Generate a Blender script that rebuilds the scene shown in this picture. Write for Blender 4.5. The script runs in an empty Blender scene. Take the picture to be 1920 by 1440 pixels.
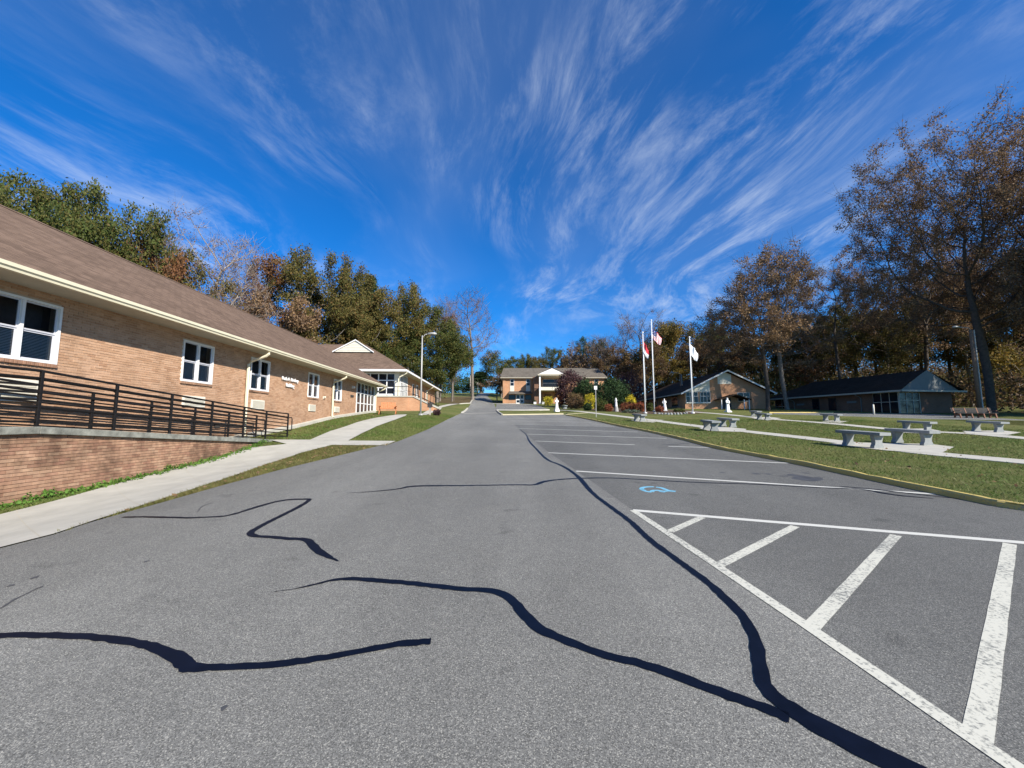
import bpy, bmesh, math, random
import numpy as np
from mathutils import Vector, Matrix
R = math.radians
random.seed(7); rng = np.random.default_rng(7)
scene = bpy.context.scene
COL = scene.collection

# ------------------------------------------------------------------ camera, sky, sun, exposure
CAM_H, FPX, PITCH = 1.5, 723.0, math.atan(69 / 723.0)
cam_d = bpy.data.cameras.new('camera'); cam = bpy.data.objects.new('camera', cam_d); COL.objects.link(cam)
cam.location = (0, 0, CAM_H); cam.rotation_euler = (math.pi / 2 + PITCH, 0, 0)
cam_d.sensor_width = 36; cam_d.lens = FPX / 1920 * 36; cam_d.clip_start = .05; cam_d.clip_end = 3000
scene.camera = cam
SUN_AZ, SUN_EL = R(46), R(32)          # azimuth measured from straight behind the camera towards the right
sun_dir = Vector((math.sin(SUN_AZ) * math.cos(SUN_EL), -math.cos(SUN_AZ) * math.cos(SUN_EL), math.sin(SUN_EL)))
sd = bpy.data.lights.new('sun', 'SUN'); sd.energy = 5.0; sd.angle = R(.53); sd.color = (1, .945, .86)
sun = bpy.data.objects.new('sun', sd); COL.objects.link(sun)
sun.rotation_euler = (-sun_dir).to_track_quat('-Z', 'Y').to_euler()
W = bpy.data.worlds.new('World'); scene.world = W; W.use_nodes = True
nt = W.node_tree; nt.nodes.clear()
def N(t, typ, **kw):
    n = t.nodes.new(typ)
    for k, v in kw.items(): setattr(n, k, v)
    return n
def math_node(t, op, a, b=None):
    n = N(t, 'ShaderNodeMath', operation=op)
    for i, v in enumerate((a, b)):
        if v is None: continue
        if isinstance(v, (int, float)): n.inputs[i].default_value = v
        else: t.links.new(v, n.inputs[i])
    return n.outputs[0]
def build_world():
    L = nt.links.new
    sky = N(nt, 'ShaderNodeTexSky', sky_type='NISHITA'); sky.sun_disc = False
    sky.sun_elevation = SUN_EL; sky.sun_rotation = math.atan2(sun_dir.x, sun_dir.y)
    sky.altitude = 300; sky.air_density = 1.0; sky.dust_density = .15; sky.ozone_density = 3.2
    hs = N(nt, 'ShaderNodeHueSaturation'); hs.inputs['Saturation'].default_value = 1.12; hs.inputs['Value'].default_value = 1.0
    tn = N(nt, 'ShaderNodeVectorMath', operation='MULTIPLY'); tn.inputs[1].default_value = (.55, .93, 1.40)
    L(sky.outputs[0], tn.inputs[0]); L(tn.outputs[0], hs.inputs['Color'])
    tc = N(nt, 'ShaderNodeTexCoord'); sx = N(nt, 'ShaderNodeSeparateXYZ'); L(tc.outputs['Generated'], sx.inputs[0])
    den = math_node(nt, 'ADD', math_node(nt, 'MAXIMUM', sx.outputs[2], 0.0), .10)
    u = math_node(nt, 'DIVIDE', sx.outputs[0], den); v = math_node(nt, 'DIVIDE', sx.outputs[1], den)
    # thin ice cloud on a high sheet: long streaks drawn out along one wind direction, bent by a slow swirl
    cb = N(nt, 'ShaderNodeCombineXYZ'); L(u, cb.inputs[0]); L(v, cb.inputs[1])
    sw = N(nt, 'ShaderNodeTexNoise'); sw.inputs['Scale'].default_value = .55; sw.inputs['Detail'].default_value = 1.5
    L(cb.outputs[0], sw.inputs['Vector'])
    vs = N(nt, 'ShaderNodeVectorMath', operation='SUBTRACT'); L(sw.outputs['Color'], vs.inputs[0]); vs.inputs[1].default_value = (.5, .5, .5)
    vm = N(nt, 'ShaderNodeVectorMath', operation='SCALE'); L(vs.outputs[0], vm.inputs[0]); vm.inputs['Scale'].default_value = 1.45
    va = N(nt, 'ShaderNodeVectorMath', operation='ADD'); L(cb.outputs[0], va.inputs[0]); L(vm.outputs[0], va.inputs[1])
    def streak(rot, sc, scale, detail, rough, lo, hi, off):
        mp = N(nt, 'ShaderNodeMapping'); mp.inputs['Rotation'].default_value = (0, 0, R(rot)); mp.inputs['Scale'].default_value = sc
        mp.inputs['Location'].default_value = off
        L(va.outputs[0], mp.inputs['Vector'])
        nz = N(nt, 'ShaderNodeTexNoise'); nz.inputs['Scale'].default_value = scale; nz.inputs['Detail'].default_value = detail
        nz.inputs['Roughness'].default_value = rough; nz.inputs['Distortion'].default_value = .25
        L(mp.outputs[0], nz.inputs['Vector'])
        mr = N(nt, 'ShaderNodeMapRange', interpolation_type='SMOOTHSTEP'); mr.inputs[1].default_value = lo; mr.inputs[2].default_value = hi
        L(nz.outputs['Fac'], mr.inputs[0]); return mr.outputs[0]
    fine = streak(-14, (2.6, .80, 1), 2.4, 10, .68, .42, .80, (3.1, .7, 0))
    broad = streak(-8, (1.0, .55, 1), 1.25, 4, .55, .36, .66, (1.4, 5.2, 0))
    veil = streak(10, (.8, .5, 1), .8, 4, .55, .38, .85, (7.4, 2.2, 0))
    m = math_node(nt, 'MULTIPLY', fine, broad)
    fac = math_node(nt, 'ADD', math_node(nt, 'MULTIPLY', m, .62), math_node(nt, 'MULTIPLY', veil, .11))
    fac = math_node(nt, 'MINIMUM', fac, .85)
    fade = N(nt, 'ShaderNodeMapRange', interpolation_type='SMOOTHSTEP'); fade.inputs[1].default_value = .06; fade.inputs[2].default_value = .34
    L(sx.outputs[2], fade.inputs[0])
    fac = math_node(nt, 'MULTIPLY', fac, fade.outputs[0])
    mx = N(nt, 'ShaderNodeMix', data_type='RGBA'); L(fac, mx.inputs[0]); L(hs.outputs[0], mx.inputs[6]); mx.inputs[7].default_value = (6.2, 7.0, 8.2, 1)
    bg = N(nt, 'ShaderNodeBackground'); bg.inputs[1].default_value = .076
    L(mx.outputs[2], bg.inputs[0])
    out = N(nt, 'ShaderNodeOutputWorld'); L(bg.outputs[0], out.inputs[0])
build_world()
scene.view_settings.view_transform = 'Standard'; scene.view_settings.look = 'None'
scene.view_settings.exposure = .74; scene.view_settings.gamma = 1; scene.view_settings.use_curve_mapping = False
scene.cycles.use_denoising = True
scene.cycles.max_bounces = 6; scene.cycles.transparent_max_bounces = 12
scene.cycles.sample_clamp_indirect = 4

# ------------------------------------------------------------------ terrain
PY = np.array([-40, 0, 14, 25, 42, 56, 70, 88, 110, 140, 170, 220, 420, 900], float)
PZ = np.array([-1.8, 0, .65, 1.25, 2.25, 3.2, 4.15, 5.45, 7.6, 11.0, 13.0, 14.0, 14.0, 14.0])
def hermite(xs, ys, q):
    q = np.clip(np.asarray(q, float), xs[0], xs[-1] - 1e-6)
    d = np.diff(ys) / np.diff(xs); m = np.zeros_like(ys); m[1:-1] = np.where(d[:-1] * d[1:] > 0, 2 * d[:-1] * d[1:] / (d[:-1] + d[1:] + 1e-12), 0)
    m[0] = d[0]; m[-1] = d[-1]
    i = np.clip(np.searchsorted(xs, q, side='right') - 1, 0, len(xs) - 2)
    h = xs[i + 1] - xs[i]; t = (q - xs[i]) / h
    return ((2 * t**3 - 3 * t**2 + 1) * ys[i] + (t**3 - 2 * t**2 + t) * h * m[i] + (-2 * t**3 + 3 * t**2) * ys[i + 1] + (t**3 - t**2) * h * m[i + 1])
LY = np.array([-40, 0, 7, 11.7, 13.6, 15, 20, 25.7, 33, 60, 100, 900], float)
LZ = np.array([-.5, -.45, -.37, -.30, -.15, -.02, .13, .40, .48, .5, .5, .5])
def T(x, y):
    x = np.asarray(x, float); y = np.asarray(y, float)
    s = np.clip((-x - 4.2) / 4.3, 0, 1); s = s * s * (3 - 2 * s)
    far = np.clip((y - 60) / 60, 0, 1) * np.clip((np.abs(x) - 12) / 60, 0, 1)      # the hill is highest along the road
    return hermite(PY, PZ, y) + s * hermite(LY, LZ, y) - 3.0 * far * far
def Tf(x, y): return float(T(x, y))
def ray(px, py):
    xc = (px - 960) / FPX; yc = (720 - py) / FPX
    c, s = math.cos(PITCH), math.sin(PITCH)
    return np.array([xc, c - yc * s, s + yc * c])
def G(px, py):
    """ground point seen at photo pixel (px, py)"""
    d = ray(px, py); ts = np.geomspace(.3, 500, 700)
    hit = np.nonzero(CAM_H + d[2] * ts < T(d[0] * ts, d[1] * ts))[0]
    t1 = ts[hit[0]] if len(hit) else 300.; t0 = ts[hit[0] - 1] if len(hit) and hit[0] else t1
    for _ in range(18):
        tm = (t0 + t1) / 2
        if CAM_H + d[2] * tm < Tf(d[0] * tm, d[1] * tm): t1 = tm
        else: t0 = tm
    return (d[0] * t1, d[1] * t1)
def at(px, py, y):
    """point seen at a photo pixel on the frontal plane y metres away"""
    d = ray(px, py); t = y / d[1]
    return (d[0] * t, y, CAM_H + d[2] * t)

# ------------------------------------------------------------------ materials
MATS = {}
def mat(name, col, rough=.8, var=.12, scale=6., bump=0., bscale=None, spec=.3, col2=None, metal=0., detail=5., coat=0.):
    if name in MATS: return MATS[name]
    m = bpy.data.materials.new(name); m.use_nodes = True; t = m.node_tree; L = t.links.new
    b = t.nodes['Principled BSDF']; b.inputs['Roughness'].default_value = rough; b.inputs['Metallic'].default_value = metal
    b.inputs['Specular IOR Level'].default_value = spec; b.inputs['Coat Weight'].default_value = coat
    g = N(t, 'ShaderNodeNewGeometry')
    nz = N(t, 'ShaderNodeTexNoise'); nz.inputs['Scale'].default_value = scale; nz.inputs['Detail'].default_value = detail; nz.inputs['Roughness'].default_value = .62
    L(g.outputs['Position'], nz.inputs['Vector'])
    mx = N(t, 'ShaderNodeMix', data_type='RGBA')
    mr = N(t, 'ShaderNodeMapRange'); mr.inputs[1].default_value = .3; mr.inputs[2].default_value = .7; L(nz.outputs['Fac'], mr.inputs[0]); L(mr.outputs[0], mx.inputs[0])
    c2 = col2 if col2 else tuple(min(1, c * (1 + var)) for c in col)
    c1 = col if col2 else tuple(c * (1 - var) for c in col)
    mx.inputs[6].default_value = (*c1, 1); mx.inputs[7].default_value = (*c2, 1)
    L(mx.outputs[2], b.inputs['Base Color'])
    if bump:
        n2 = N(t, 'ShaderNodeTexNoise'); n2.inputs['Scale'].default_value = bscale or scale * 4; n2.inputs['Detail'].default_value = 4
        L(g.outputs['Position'], n2.inputs['Vector'])
        bp = N(t, 'ShaderNodeBump'); bp.inputs['Strength'].default_value = bump; bp.inputs['Distance'].default_value = .02
        L(n2.outputs['Fac'], bp.inputs['Height']); L(bp.outputs[0], b.inputs['Normal'])
    MATS[name] = m; return m
def ramp_mat(name, cols, rough=.85, trans=0., noise_var=.25, nscale=14., bump=.0, stain=0.):
    """colour picked piece by piece: attribute rnd plus the object's own random number"""
    if name in MATS: return MATS[name]
    m = bpy.data.materials.new(name); m.use_nodes = True; t = m.node_tree; L = t.links.new
    b = t.nodes['Principled BSDF']; b.inputs['Roughness'].default_value = rough; b.inputs['Specular IOR Level'].default_value = .2
    at_ = N(t, 'ShaderNodeAttribute'); at_.attribute_name = 'rnd'; oi = N(t, 'ShaderNodeObjectInfo')
    f = math_node(t, 'FRACT', math_node(t, 'ADD', at_.outputs['Fac'], oi.outputs['Random']))
    cr = N(t, 'ShaderNodeValToRGB'); cr.color_ramp.interpolation = 'LINEAR'
    el = cr.color_ramp.elements
    while len(el) < len(cols): el.new(.5)
    for i, c in enumerate(cols): el[i].position = i / (len(cols) - 1); el[i].color = (*c, 1)
    L(f, cr.inputs[0])
    g = N(t, 'ShaderNodeNewGeometry'); nz = N(t, 'ShaderNodeTexNoise'); nz.inputs['Scale'].default_value = nscale; nz.inputs['Detail'].default_value = 4
    L(g.outputs['Position'], nz.inputs['Vector'])
    mr = N(t, 'ShaderNodeMapRange'); mr.inputs[1].default_value = .3; mr.inputs[2].default_value = .7; mr.inputs[3].default_value = 1 - noise_var; mr.inputs[4].default_value = 1 + noise_var
    L(nz.outputs['Fac'], mr.inputs[0])
    vm = N(t, 'ShaderNodeVectorMath', operation='SCALE'); L(cr.outputs[0], vm.inputs[0]); L(mr.outputs[0], vm.inputs['Scale'])
    L(vm.outputs[0], b.inputs['Base Color'])
    if stain:
        n3 = N(t, 'ShaderNodeTexNoise'); n3.inputs['Scale'].default_value = 1.1; n3.inputs['Detail'].default_value = 7; n3.inputs['Roughness'].default_value = .65; L(g.outputs['Position'], n3.inputs['Vector'])
        q3 = N(t, 'ShaderNodeMapRange'); q3.inputs[1].default_value = .46; q3.inputs[2].default_value = .68; q3.inputs[3].default_value = 1.; q3.inputs[4].default_value = 1 - stain; L(n3.outputs['Fac'], q3.inputs[0])
        v3 = N(t, 'ShaderNodeVectorMath', operation='SCALE'); L(vm.outputs[0], v3.inputs[0]); L(q3.outputs[0], v3.inputs['Scale']); L(v3.outputs[0], b.inputs['Base Color'])
    if trans:
        tr = N(t, 'ShaderNodeBsdfTranslucent'); L(vm.outputs[0], tr.inputs[0]); ms = N(t, 'ShaderNodeMixShader'); ms.inputs[0].default_value = trans
        o = t.nodes['Material Output']; L(b.outputs[0], ms.inputs[1]); L(tr.outputs[0], ms.inputs[2]); L(ms.outputs[0], o.inputs[0])
    if bump:
        bp = N(t, 'ShaderNodeBump'); bp.inputs['Strength'].default_value = bump; bp.inputs['Distance'].default_value = .01
        L(nz.outputs['Fac'], bp.inputs['Height']); L(bp.outputs[0], b.inputs['Normal'])
    MATS[name] = m; return m

def asphalt_mat(name, base, patch):
    m = bpy.data.materials.new(name); m.use_nodes = True; t = m.node_tree; L = t.links.new
    b = t.nodes['Principled BSDF']; b.inputs['Specular IOR Level'].default_value = .35; b.inputs['Roughness'].default_value = .78
    g = N(t, 'ShaderNodeNewGeometry')
    def noise(s, d=3, r=.6):
        n = N(t, 'ShaderNodeTexNoise'); n.inputs['Scale'].default_value = s; n.inputs['Detail'].default_value = d; n.inputs['Roughness'].default_value = r
        L(g.outputs['Position'], n.inputs['Vector']); return n.outputs['Fac']
    vo = N(t, 'ShaderNodeTexVoronoi'); vo.inputs['Scale'].default_value = 210; L(g.outputs['Position'], vo.inputs['Vector'])
    sep = N(t, 'ShaderNodeSeparateColor'); L(vo.outputs['Color'], sep.inputs[0])
    # aggregate: most stones close to the binder, some pale, some dark
    cr = N(t, 'ShaderNodeValToRGB'); e = cr.color_ramp.elements
    e[0].position = 0; e[0].color = (.42, .42, .42, 1); e[1].position = 1; e[1].color = (2.2, 2.16, 2.06, 1)
    for p, v in ((.25, .70), (.6, 1.0), (.86, 1.25)): k = e.new(p); k.color = (v, v, v, 1)
    L(sep.outputs[0], cr.inputs[0])
    big = N(t, 'ShaderNodeMapRange'); big.inputs[1].default_value = .3; big.inputs[2].default_value = .7; big.inputs[3].default_value = 1 - patch; big.inputs[4].default_value = 1 + patch
    L(noise(.35, 5, .6), big.inputs[0])
    mid = N(t, 'ShaderNodeMapRange'); mid.inputs[1].default_value = .3; mid.inputs[2].default_value = .7; mid.inputs[3].default_value = .93; mid.inputs[4].default_value = 1.06
    L(noise(5, 6, .7), mid.inputs[0])
    s1 = N(t, 'ShaderNodeVectorMath', operation='SCALE'); L(cr.outputs[0], s1.inputs[0]); L(big.outputs[0], s1.inputs['Scale'])
    s2 = N(t, 'ShaderNodeVectorMath', operation='SCALE'); L(s1.outputs[0], s2.inputs[0]); L(mid.outputs[0], s2.inputs['Scale'])
    mp = N(t, 'ShaderNodeMapping'); mp.inputs['Scale'].default_value = (.55, .035, 1); L(g.outputs['Position'], mp.inputs['Vector'])
    ln = N(t, 'ShaderNodeTexNoise'); ln.inputs['Scale'].default_value = 1.4; ln.inputs['Detail'].default_value = 3; L(mp.outputs[0], ln.inputs['Vector'])
    lr = N(t, 'ShaderNodeMapRange'); lr.inputs[1].default_value = .3; lr.inputs[2].default_value = .7; lr.inputs[3].default_value = .88; lr.inputs[4].default_value = 1.12; L(ln.outputs['Fac'], lr.inputs[0])
    sp = N(t, 'ShaderNodeMapRange'); sp.inputs[1].default_value = .66; sp.inputs[2].default_value = .74; sp.inputs[3].default_value = 1.; sp.inputs[4].default_value = .72; L(noise(2.1, 4, .55), sp.inputs[0])
    lm = math_node(t, 'MULTIPLY', lr.outputs[0], sp.outputs[0])
    s2b = N(t, 'ShaderNodeVectorMath', operation='SCALE'); L(s2.outputs[0], s2b.inputs[0]); L(lm, s2b.inputs['Scale'])
    s3 = N(t, 'ShaderNodeVectorMath', operation='MULTIPLY'); L(s2b.outputs[0], s3.inputs[0]); s3.inputs[1].default_value = base
    L(s3.outputs[0], b.inputs['Base Color'])
    bp = N(t, 'ShaderNodeBump'); bp.inputs['Strength'].default_value = .75; bp.inputs['Distance'].default_value = .006
    L(sep.outputs[1], bp.inputs['Height']); L(bp.outputs[0], b.inputs['Normal'])
    MATS[name] = m; return m
def paint_mat(name, col, under, wear):
    m = bpy.data.materials.new(name); m.use_nodes = True; t = m.node_tree; L = t.links.new
    b = t.nodes['Principled BSDF']; b.inputs['Roughness'].default_value = .7
    g = N(t, 'ShaderNodeNewGeometry'); n = N(t, 'ShaderNodeTexNoise'); n.inputs['Scale'].default_value = 38; n.inputs['Detail'].default_value = 7; n.inputs['Roughness'].default_value = .72
    L(g.outputs['Position'], n.inputs['Vector'])
    n2 = N(t, 'ShaderNodeTexNoise'); n2.inputs['Scale'].default_value = 1.3; L(g.outputs['Position'], n2.inputs['Vector'])
    s = math_node(t, 'ADD', n.outputs['Fac'], math_node(t, 'MULTIPLY', math_node(t, 'SUBTRACT', n2.outputs['Fac'], .5), .35))
    mr = N(t, 'ShaderNodeMapRange'); mr.inputs[1].default_value = wear - .07; mr.inputs[2].default_value = wear + .05; L(s, mr.inputs[0])
    mx = N(t, 'ShaderNodeMix', data_type='RGBA'); L(mr.outputs[0], mx.inputs[0]); mx.inputs[6].default_value = (*col, 1); mx.inputs[7].default_value = (*under, 1)
    L(mx.outputs[2], b.inputs['Base Color']); MATS[name] = m; return m
def lawn_mat(name, c1, c2, c3):
    m = bpy.data.materials.new(name); m.use_nodes = True; t = m.node_tree; L = t.links.new
    b = t.nodes['Principled BSDF']; b.inputs['Roughness'].default_value = .95; b.inputs['Specular IOR Level'].default_value = .1
    g = N(t, 'ShaderNodeNewGeometry')
    def noise(s, d, r=.6):
        n = N(t, 'ShaderNodeTexNoise'); n.inputs['Scale'].default_value = s; n.inputs['Detail'].default_value = d; n.inputs['Roughness'].default_value = r
        L(g.outputs['Position'], n.inputs['Vector']); return n.outputs['Fac']
    def rng_(f, lo, hi):
        q = N(t, 'ShaderNodeMapRange'); q.inputs[1].default_value = lo; q.inputs[2].default_value = hi; L(f, q.inputs[0]); return q.outputs[0]
    mx = N(t, 'ShaderNodeMix', data_type='RGBA'); L(rng_(noise(.45, 6, .65), .38, .64), mx.inputs[0]); mx.inputs[6].default_value = (*c1, 1); mx.inputs[7].default_value = (*c2, 1)
    m2 = N(t, 'ShaderNodeMix', data_type='RGBA'); L(rng_(noise(2.6, 8, .75), .52, .74), m2.inputs[0]); L(mx.outputs[2], m2.inputs[6]); m2.inputs[7].default_value = (*c3, 1)
    sp = N(t, 'ShaderNodeMapRange'); sp.inputs[1].default_value = .3; sp.inputs[2].default_value = .7; sp.inputs[3].default_value = .55; sp.inputs[4].default_value = 1.4
    L(noise(60, 4, .7), sp.inputs[0])
    sc = N(t, 'ShaderNodeVectorMath', operation='SCALE'); L(m2.outputs[2], sc.inputs[0]); L(sp.outputs[0], sc.inputs['Scale'])
    L(sc.outputs[0], b.inputs['Base Color'])
    bp = N(t, 'ShaderNodeBump'); bp.inputs['Strength'].default_value = 1; bp.inputs['Distance'].default_value = .04
    L(noise(45, 4, .7), bp.inputs['Height']); L(bp.outputs[0], b.inputs['Normal'])
    MATS[name] = m; return m
def shingle_mat(name, col, frame='object'):
    m = bpy.data.materials.new(name); m.use_nodes = True; t = m.node_tree; L = t.links.new
    b = t.nodes['Principled BSDF']; b.inputs['Roughness'].default_value = .95; b.inputs['Specular IOR Level'].default_value = .05
    uv = N(t, 'ShaderNodeUVMap'); br = N(t, 'ShaderNodeTexBrick'); L(uv.outputs[0], br.inputs['Vector'])
    br.inputs['Scale'].default_value = 1; br.inputs['Brick Width'].default_value = .30; br.inputs['Row Height'].default_value = .145; br.inputs['Mortar Size'].default_value = .006
    br.inputs['Color1'].default_value = (*[c * .82 for c in col], 1); br.inputs['Color2'].default_value = (*[c * 1.18 for c in col], 1); br.inputs['Mortar'].default_value = (*[c * .5 for c in col], 1)
    g = N(t, 'ShaderNodeNewGeometry'); n = N(t, 'ShaderNodeTexNoise'); n.inputs['Scale'].default_value = .9; n.inputs['Detail'].default_value = 6; L(g.outputs['Position'], n.inputs['Vector'])
    q = N(t, 'ShaderNodeMapRange'); q.inputs[1].default_value = .3; q.inputs[2].default_value = .7; q.inputs[3].default_value = .86; q.inputs[4].default_value = 1.13; L(n.outputs['Fac'], q.inputs[0])
    sc = N(t, 'ShaderNodeVectorMath', operation='SCALE'); L(br.outputs['Color'], sc.inputs[0]); L(q.outputs[0], sc.inputs['Scale']); L(sc.outputs[0], b.inputs['Base Color'])
    bp = N(t, 'ShaderNodeBump'); bp.inputs['Strength'].default_value = .5; bp.inputs['Distance'].default_value = .01; L(br.outputs['Fac'], bp.inputs['Height']); bp.invert = True; L(bp.outputs[0], b.inputs['Normal'])
    MATS[name] = m; return m
def brick_tex_mat(name, c1, c2, mortar):
    """for walls too far away to tell the bricks apart"""
    m = bpy.data.materials.new(name); m.use_nodes = True; t = m.node_tree; L = t.links.new
    b = t.nodes['Principled BSDF']; b.inputs['Roughness'].default_value = .9; b.inputs['Specular IOR Level'].default_value = .2
    uv = N(t, 'ShaderNodeUVMap'); br = N(t, 'ShaderNodeTexBrick'); L(uv.outputs[0], br.inputs['Vector'])
    br.inputs['Scale'].default_value = 1; br.inputs['Brick Width'].default_value = .213; br.inputs['Row Height'].default_value = .0675; br.inputs['Mortar Size'].default_value = .006
    br.inputs['Color1'].default_value = (*c1, 1); br.inputs['Color2'].default_value = (*c2, 1); br.inputs['Mortar'].default_value = (*mortar, 1)
    g = N(t, 'ShaderNodeNewGeometry'); n = N(t, 'ShaderNodeTexNoise'); n.inputs['Scale'].default_value = .8; n.inputs['Detail'].default_value = 6; L(g.outputs['Position'], n.inputs['Vector'])
    q = N(t, 'ShaderNodeMapRange'); q.inputs[1].default_value = .3; q.inputs[2].default_value = .7; q.inputs[3].default_value = .82; q.inputs[4].default_value = 1.12; L(n.outputs['Fac'], q.inputs[0])
    sc = N(t, 'ShaderNodeVectorMath', operation='SCALE'); L(br.outputs['Color'], sc.inputs[0]); L(q.outputs[0], sc.inputs['Scale']); L(sc.outputs[0], b.inputs['Base Color'])
    MATS[name] = m; return m
def glass_mat(name, see=.55):
    m = bpy.data.materials.new(name); m.use_nodes = True; t = m.node_tree; L = t.links.new
    for n in list(t.nodes):
        if n.type == 'BSDF_PRINCIPLED': t.nodes.remove(n)
    fr = N(t, 'ShaderNodeFresnel'); fr.inputs[0].default_value = 1.5
    gl = N(t, 'ShaderNodeBsdfGlossy'); gl.inputs['Roughness'].default_value = .03
    tr = N(t, 'ShaderNodeBsdfTransparent'); tr.inputs[0].default_value = (see, see * 1.02, see * 1.03, 1)
    ms = N(t, 'ShaderNodeMixShader'); L(fr.outputs[0], ms.inputs[0]); L(tr.outputs[0], ms.inputs[1]); L(gl.outputs[0], ms.inputs[2])
    L(ms.outputs[0], t.nodes['Material Output'].inputs[0]); MATS[name] = m; return m

asphalt_mat('asphalt', (.196, .190, .166), .09)
asphalt_mat('asphalt_dark', (.18, .179, .163), .10)
asphalt_mat('asphalt_bays', (.140, .137, .121), .10)
paint_mat('white_paint', (.56, .54, .44), (.19, .19, .165), .565)
paint_mat('white_paint_fresh', (.57, .555, .48), (.26, .26, .235), .67)
paint_mat('blue_paint', (.17, .42, .54), (.15, .17, .17), .60)
paint_mat('pale_yellow_paint', (.46, .40, .24), (.30, .27, .20), .60)
paint_mat('yellow_paint', (.56, .41, .11), (.32, .27, .17), .60)
mat('sealant', (.003, .0045, .011), .45, .3, 9, spec=.14)
mat('oil', (.075, .075, .074), .5, .3, 6)
mat('concrete', (.44, .415, .345), .9, .13, 1.6, .15, 40, detail=8)
mat('concrete_old', (.19, .19, .16), .9, .45, 5, .25, 30, detail=8)
mat('bench_concrete', (.24, .25, .24), .9, .12, 9, .2, 60)
lawn_mat('lawn', (.094, .122, .030), (.165, .160, .054), (.215, .175, .085))
lawn_mat('rough_ground', (.10, .075, .035), (.14, .10, .05), (.085, .09, .025))
lawn_mat('mulch', (.085, .055, .035), (.12, .085, .055), (.20, .17, .13))
mat('mortar', (.45, .34, .245), .95, .1, 30)
mat('mortar_dark', (.20, .135, .095), .95, .25, 6)
ramp_mat('brick_tan', [(.45, .272, .164), (.49, .305, .190), (.41, .24, .140), (.50, .315, .200), (.37, .21, .122), (.46, .28, .170)], .9, 0, .12, 30, .25, .22)
ramp_mat('brick_red', [(.28, .165, .102), (.36, .215, .135), (.25, .135, .085), (.38, .24, .152), (.29, .155, .10), (.33, .20, .122)], .9, 0, .22, 9, .3, .62)
brick_tex_mat('brick_far', (.42, .195, .092), (.49, .245, .125), (.45, .34, .24))
brick_tex_mat('brick_shade', (.20, .105, .065), (.16, .082, .052), (.20, .15, .11))  # darker copy of the far brick, with shade put into its colour
shingle_mat('shingle_brown', (.158, .108, .078))
shingle_mat('shingle_grey', (.135, .118, .096))
shingle_mat('shingle_dark', (.050, .036, .027))
mat('cream_trim', (.66, .60, .43), .55, .06, 2)
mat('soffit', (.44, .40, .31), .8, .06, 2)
mat('white_trim', (.72, .71, .68), .5, .04, 3)
mat('sash_grey', (.50, .50, .53), .5, .04, 3)
mat('white_siding', (.66, .62, .51), .7, .05, 2)
mat('grey_siding', (.17, .18, .17), .7, .08, 2)  # grey siding, darkened further to stand in for tree shade on the gable
mat('dark_trim', (.05, .045, .04), .6, .15, 3)
mat('black_metal', (.009, .008, .008), .5, .3, 12, spec=.3)
mat('interior', (.055, .058, .064), .9, .3, 2)
mat('blind', (.55, .55, .53), .6, .05, 5)
mat('glass_dark', (.010, .013, .018), .08, .2, .5, spec=.35)
glass_mat('glass', .88)
mat('steel_pole', (.40, .39, .36), .5, .08, 2, metal=.3)
mat('white_pole', (.80, .80, .78), .4, .03, 2)
mat('wood_pole', (.20, .12, .075), .9, .25, 8, .3, 30)
mat('orange_wood', (.50, .19, .075), .7, .25, 9)
mat('dark_wood', (.05, .045, .042), .8, .3, 9)
mat('brown_wood', (.22, .11, .065), .8, .2, 9)
mat('statue_white', (.82, .80, .74), .6, .05, 5)
mat('statue_stone', (.30, .29, .27), .9, .2, 9, .3, 30)
mat('bark_grey', (.165, .140, .115), .95, .35, 4, .6, 18)
mat('bark_mid', (.25, .215, .18), .95, .30, 4, .4, 18)
mat('bark_pale', (.34, .30, .25), .95, .30, 4, .4, 18)
mat('bark_dark', (.085, .066, .052), .95, .35, 4, .6, 18)
mat('twig', (.19, .145, .120), .95, .2, 4)
LEAF = dict(
    green=[(.050, .075, .018), (.085, .100, .022), (.035, .056, .016), (.120, .105, .026), (.062, .082, .020), (.105, .075, .024)],
    olive=[(.095, .095, .024), (.135, .100, .028), (.060, .072, .020), (.150, .090, .028), (.085, .090, .024)],
    rust=[(.160, .070, .030), (.200, .095, .038), (.110, .050, .028), (.170, .105, .040), (.130, .062, .034)],
    autumn=[(.150, .090, .050), (.200, .130, .066), (.105, .066, .044), (.165, .100, .050), (.215, .140, .070)],
    dark=[(.026, .052, .020), (.042, .076, .026), (.020, .040, .016), (.055, .086, .026)],
    pink=[(.190, .110, .090), (.230, .140, .110), (.150, .085, .070)],
    yellow=[(.50, .42, .03), (.62, .50, .04), (.36, .32, .03), (.56, .48, .05)],
    red=[(.24, .065, .034), (.31, .100, .045), (.17, .050, .032), (.22, .115, .045)],
    plum=[(.085, .040, .045), (.120, .060, .060), (.055, .028, .034), (.100, .055, .048)],
    brown=[(.130, .075, .038), (.090, .056, .032), (.170, .105, .048), (.080, .074, .028)],
    gold=[(.235, .165, .030), (.180, .140, .028), (.140, .120, .028), (.260, .150, .035)],
    sage=[(.16, .19, .13), (.12, .15, .09), (.20, .22, .16)],
    weed=[(.095, .190, .030), (.130, .230, .040), (.070, .140, .024)],
    grass=[(.075, .125, .024), (.110, .145, .034), (.150, .155, .052), (.085, .132, .026), (.180, .160, .072)],
    straw=[(.16, .135, .050), (.11, .115, .032), (.20, .16, .075), (.085, .10, .026)])
for k, c in LEAF.items():
    g_ = 1.2 if k in ('green', 'olive', 'dark', 'grass', 'straw') else 1.5 if k == 'autumn' else 1.2 if k in ('brown', 'rust') else 1.0
    ramp_mat('leaf_' + k, [tuple(q * g_ for q in x) for x in c], .7, .3, .2, 3)
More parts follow.
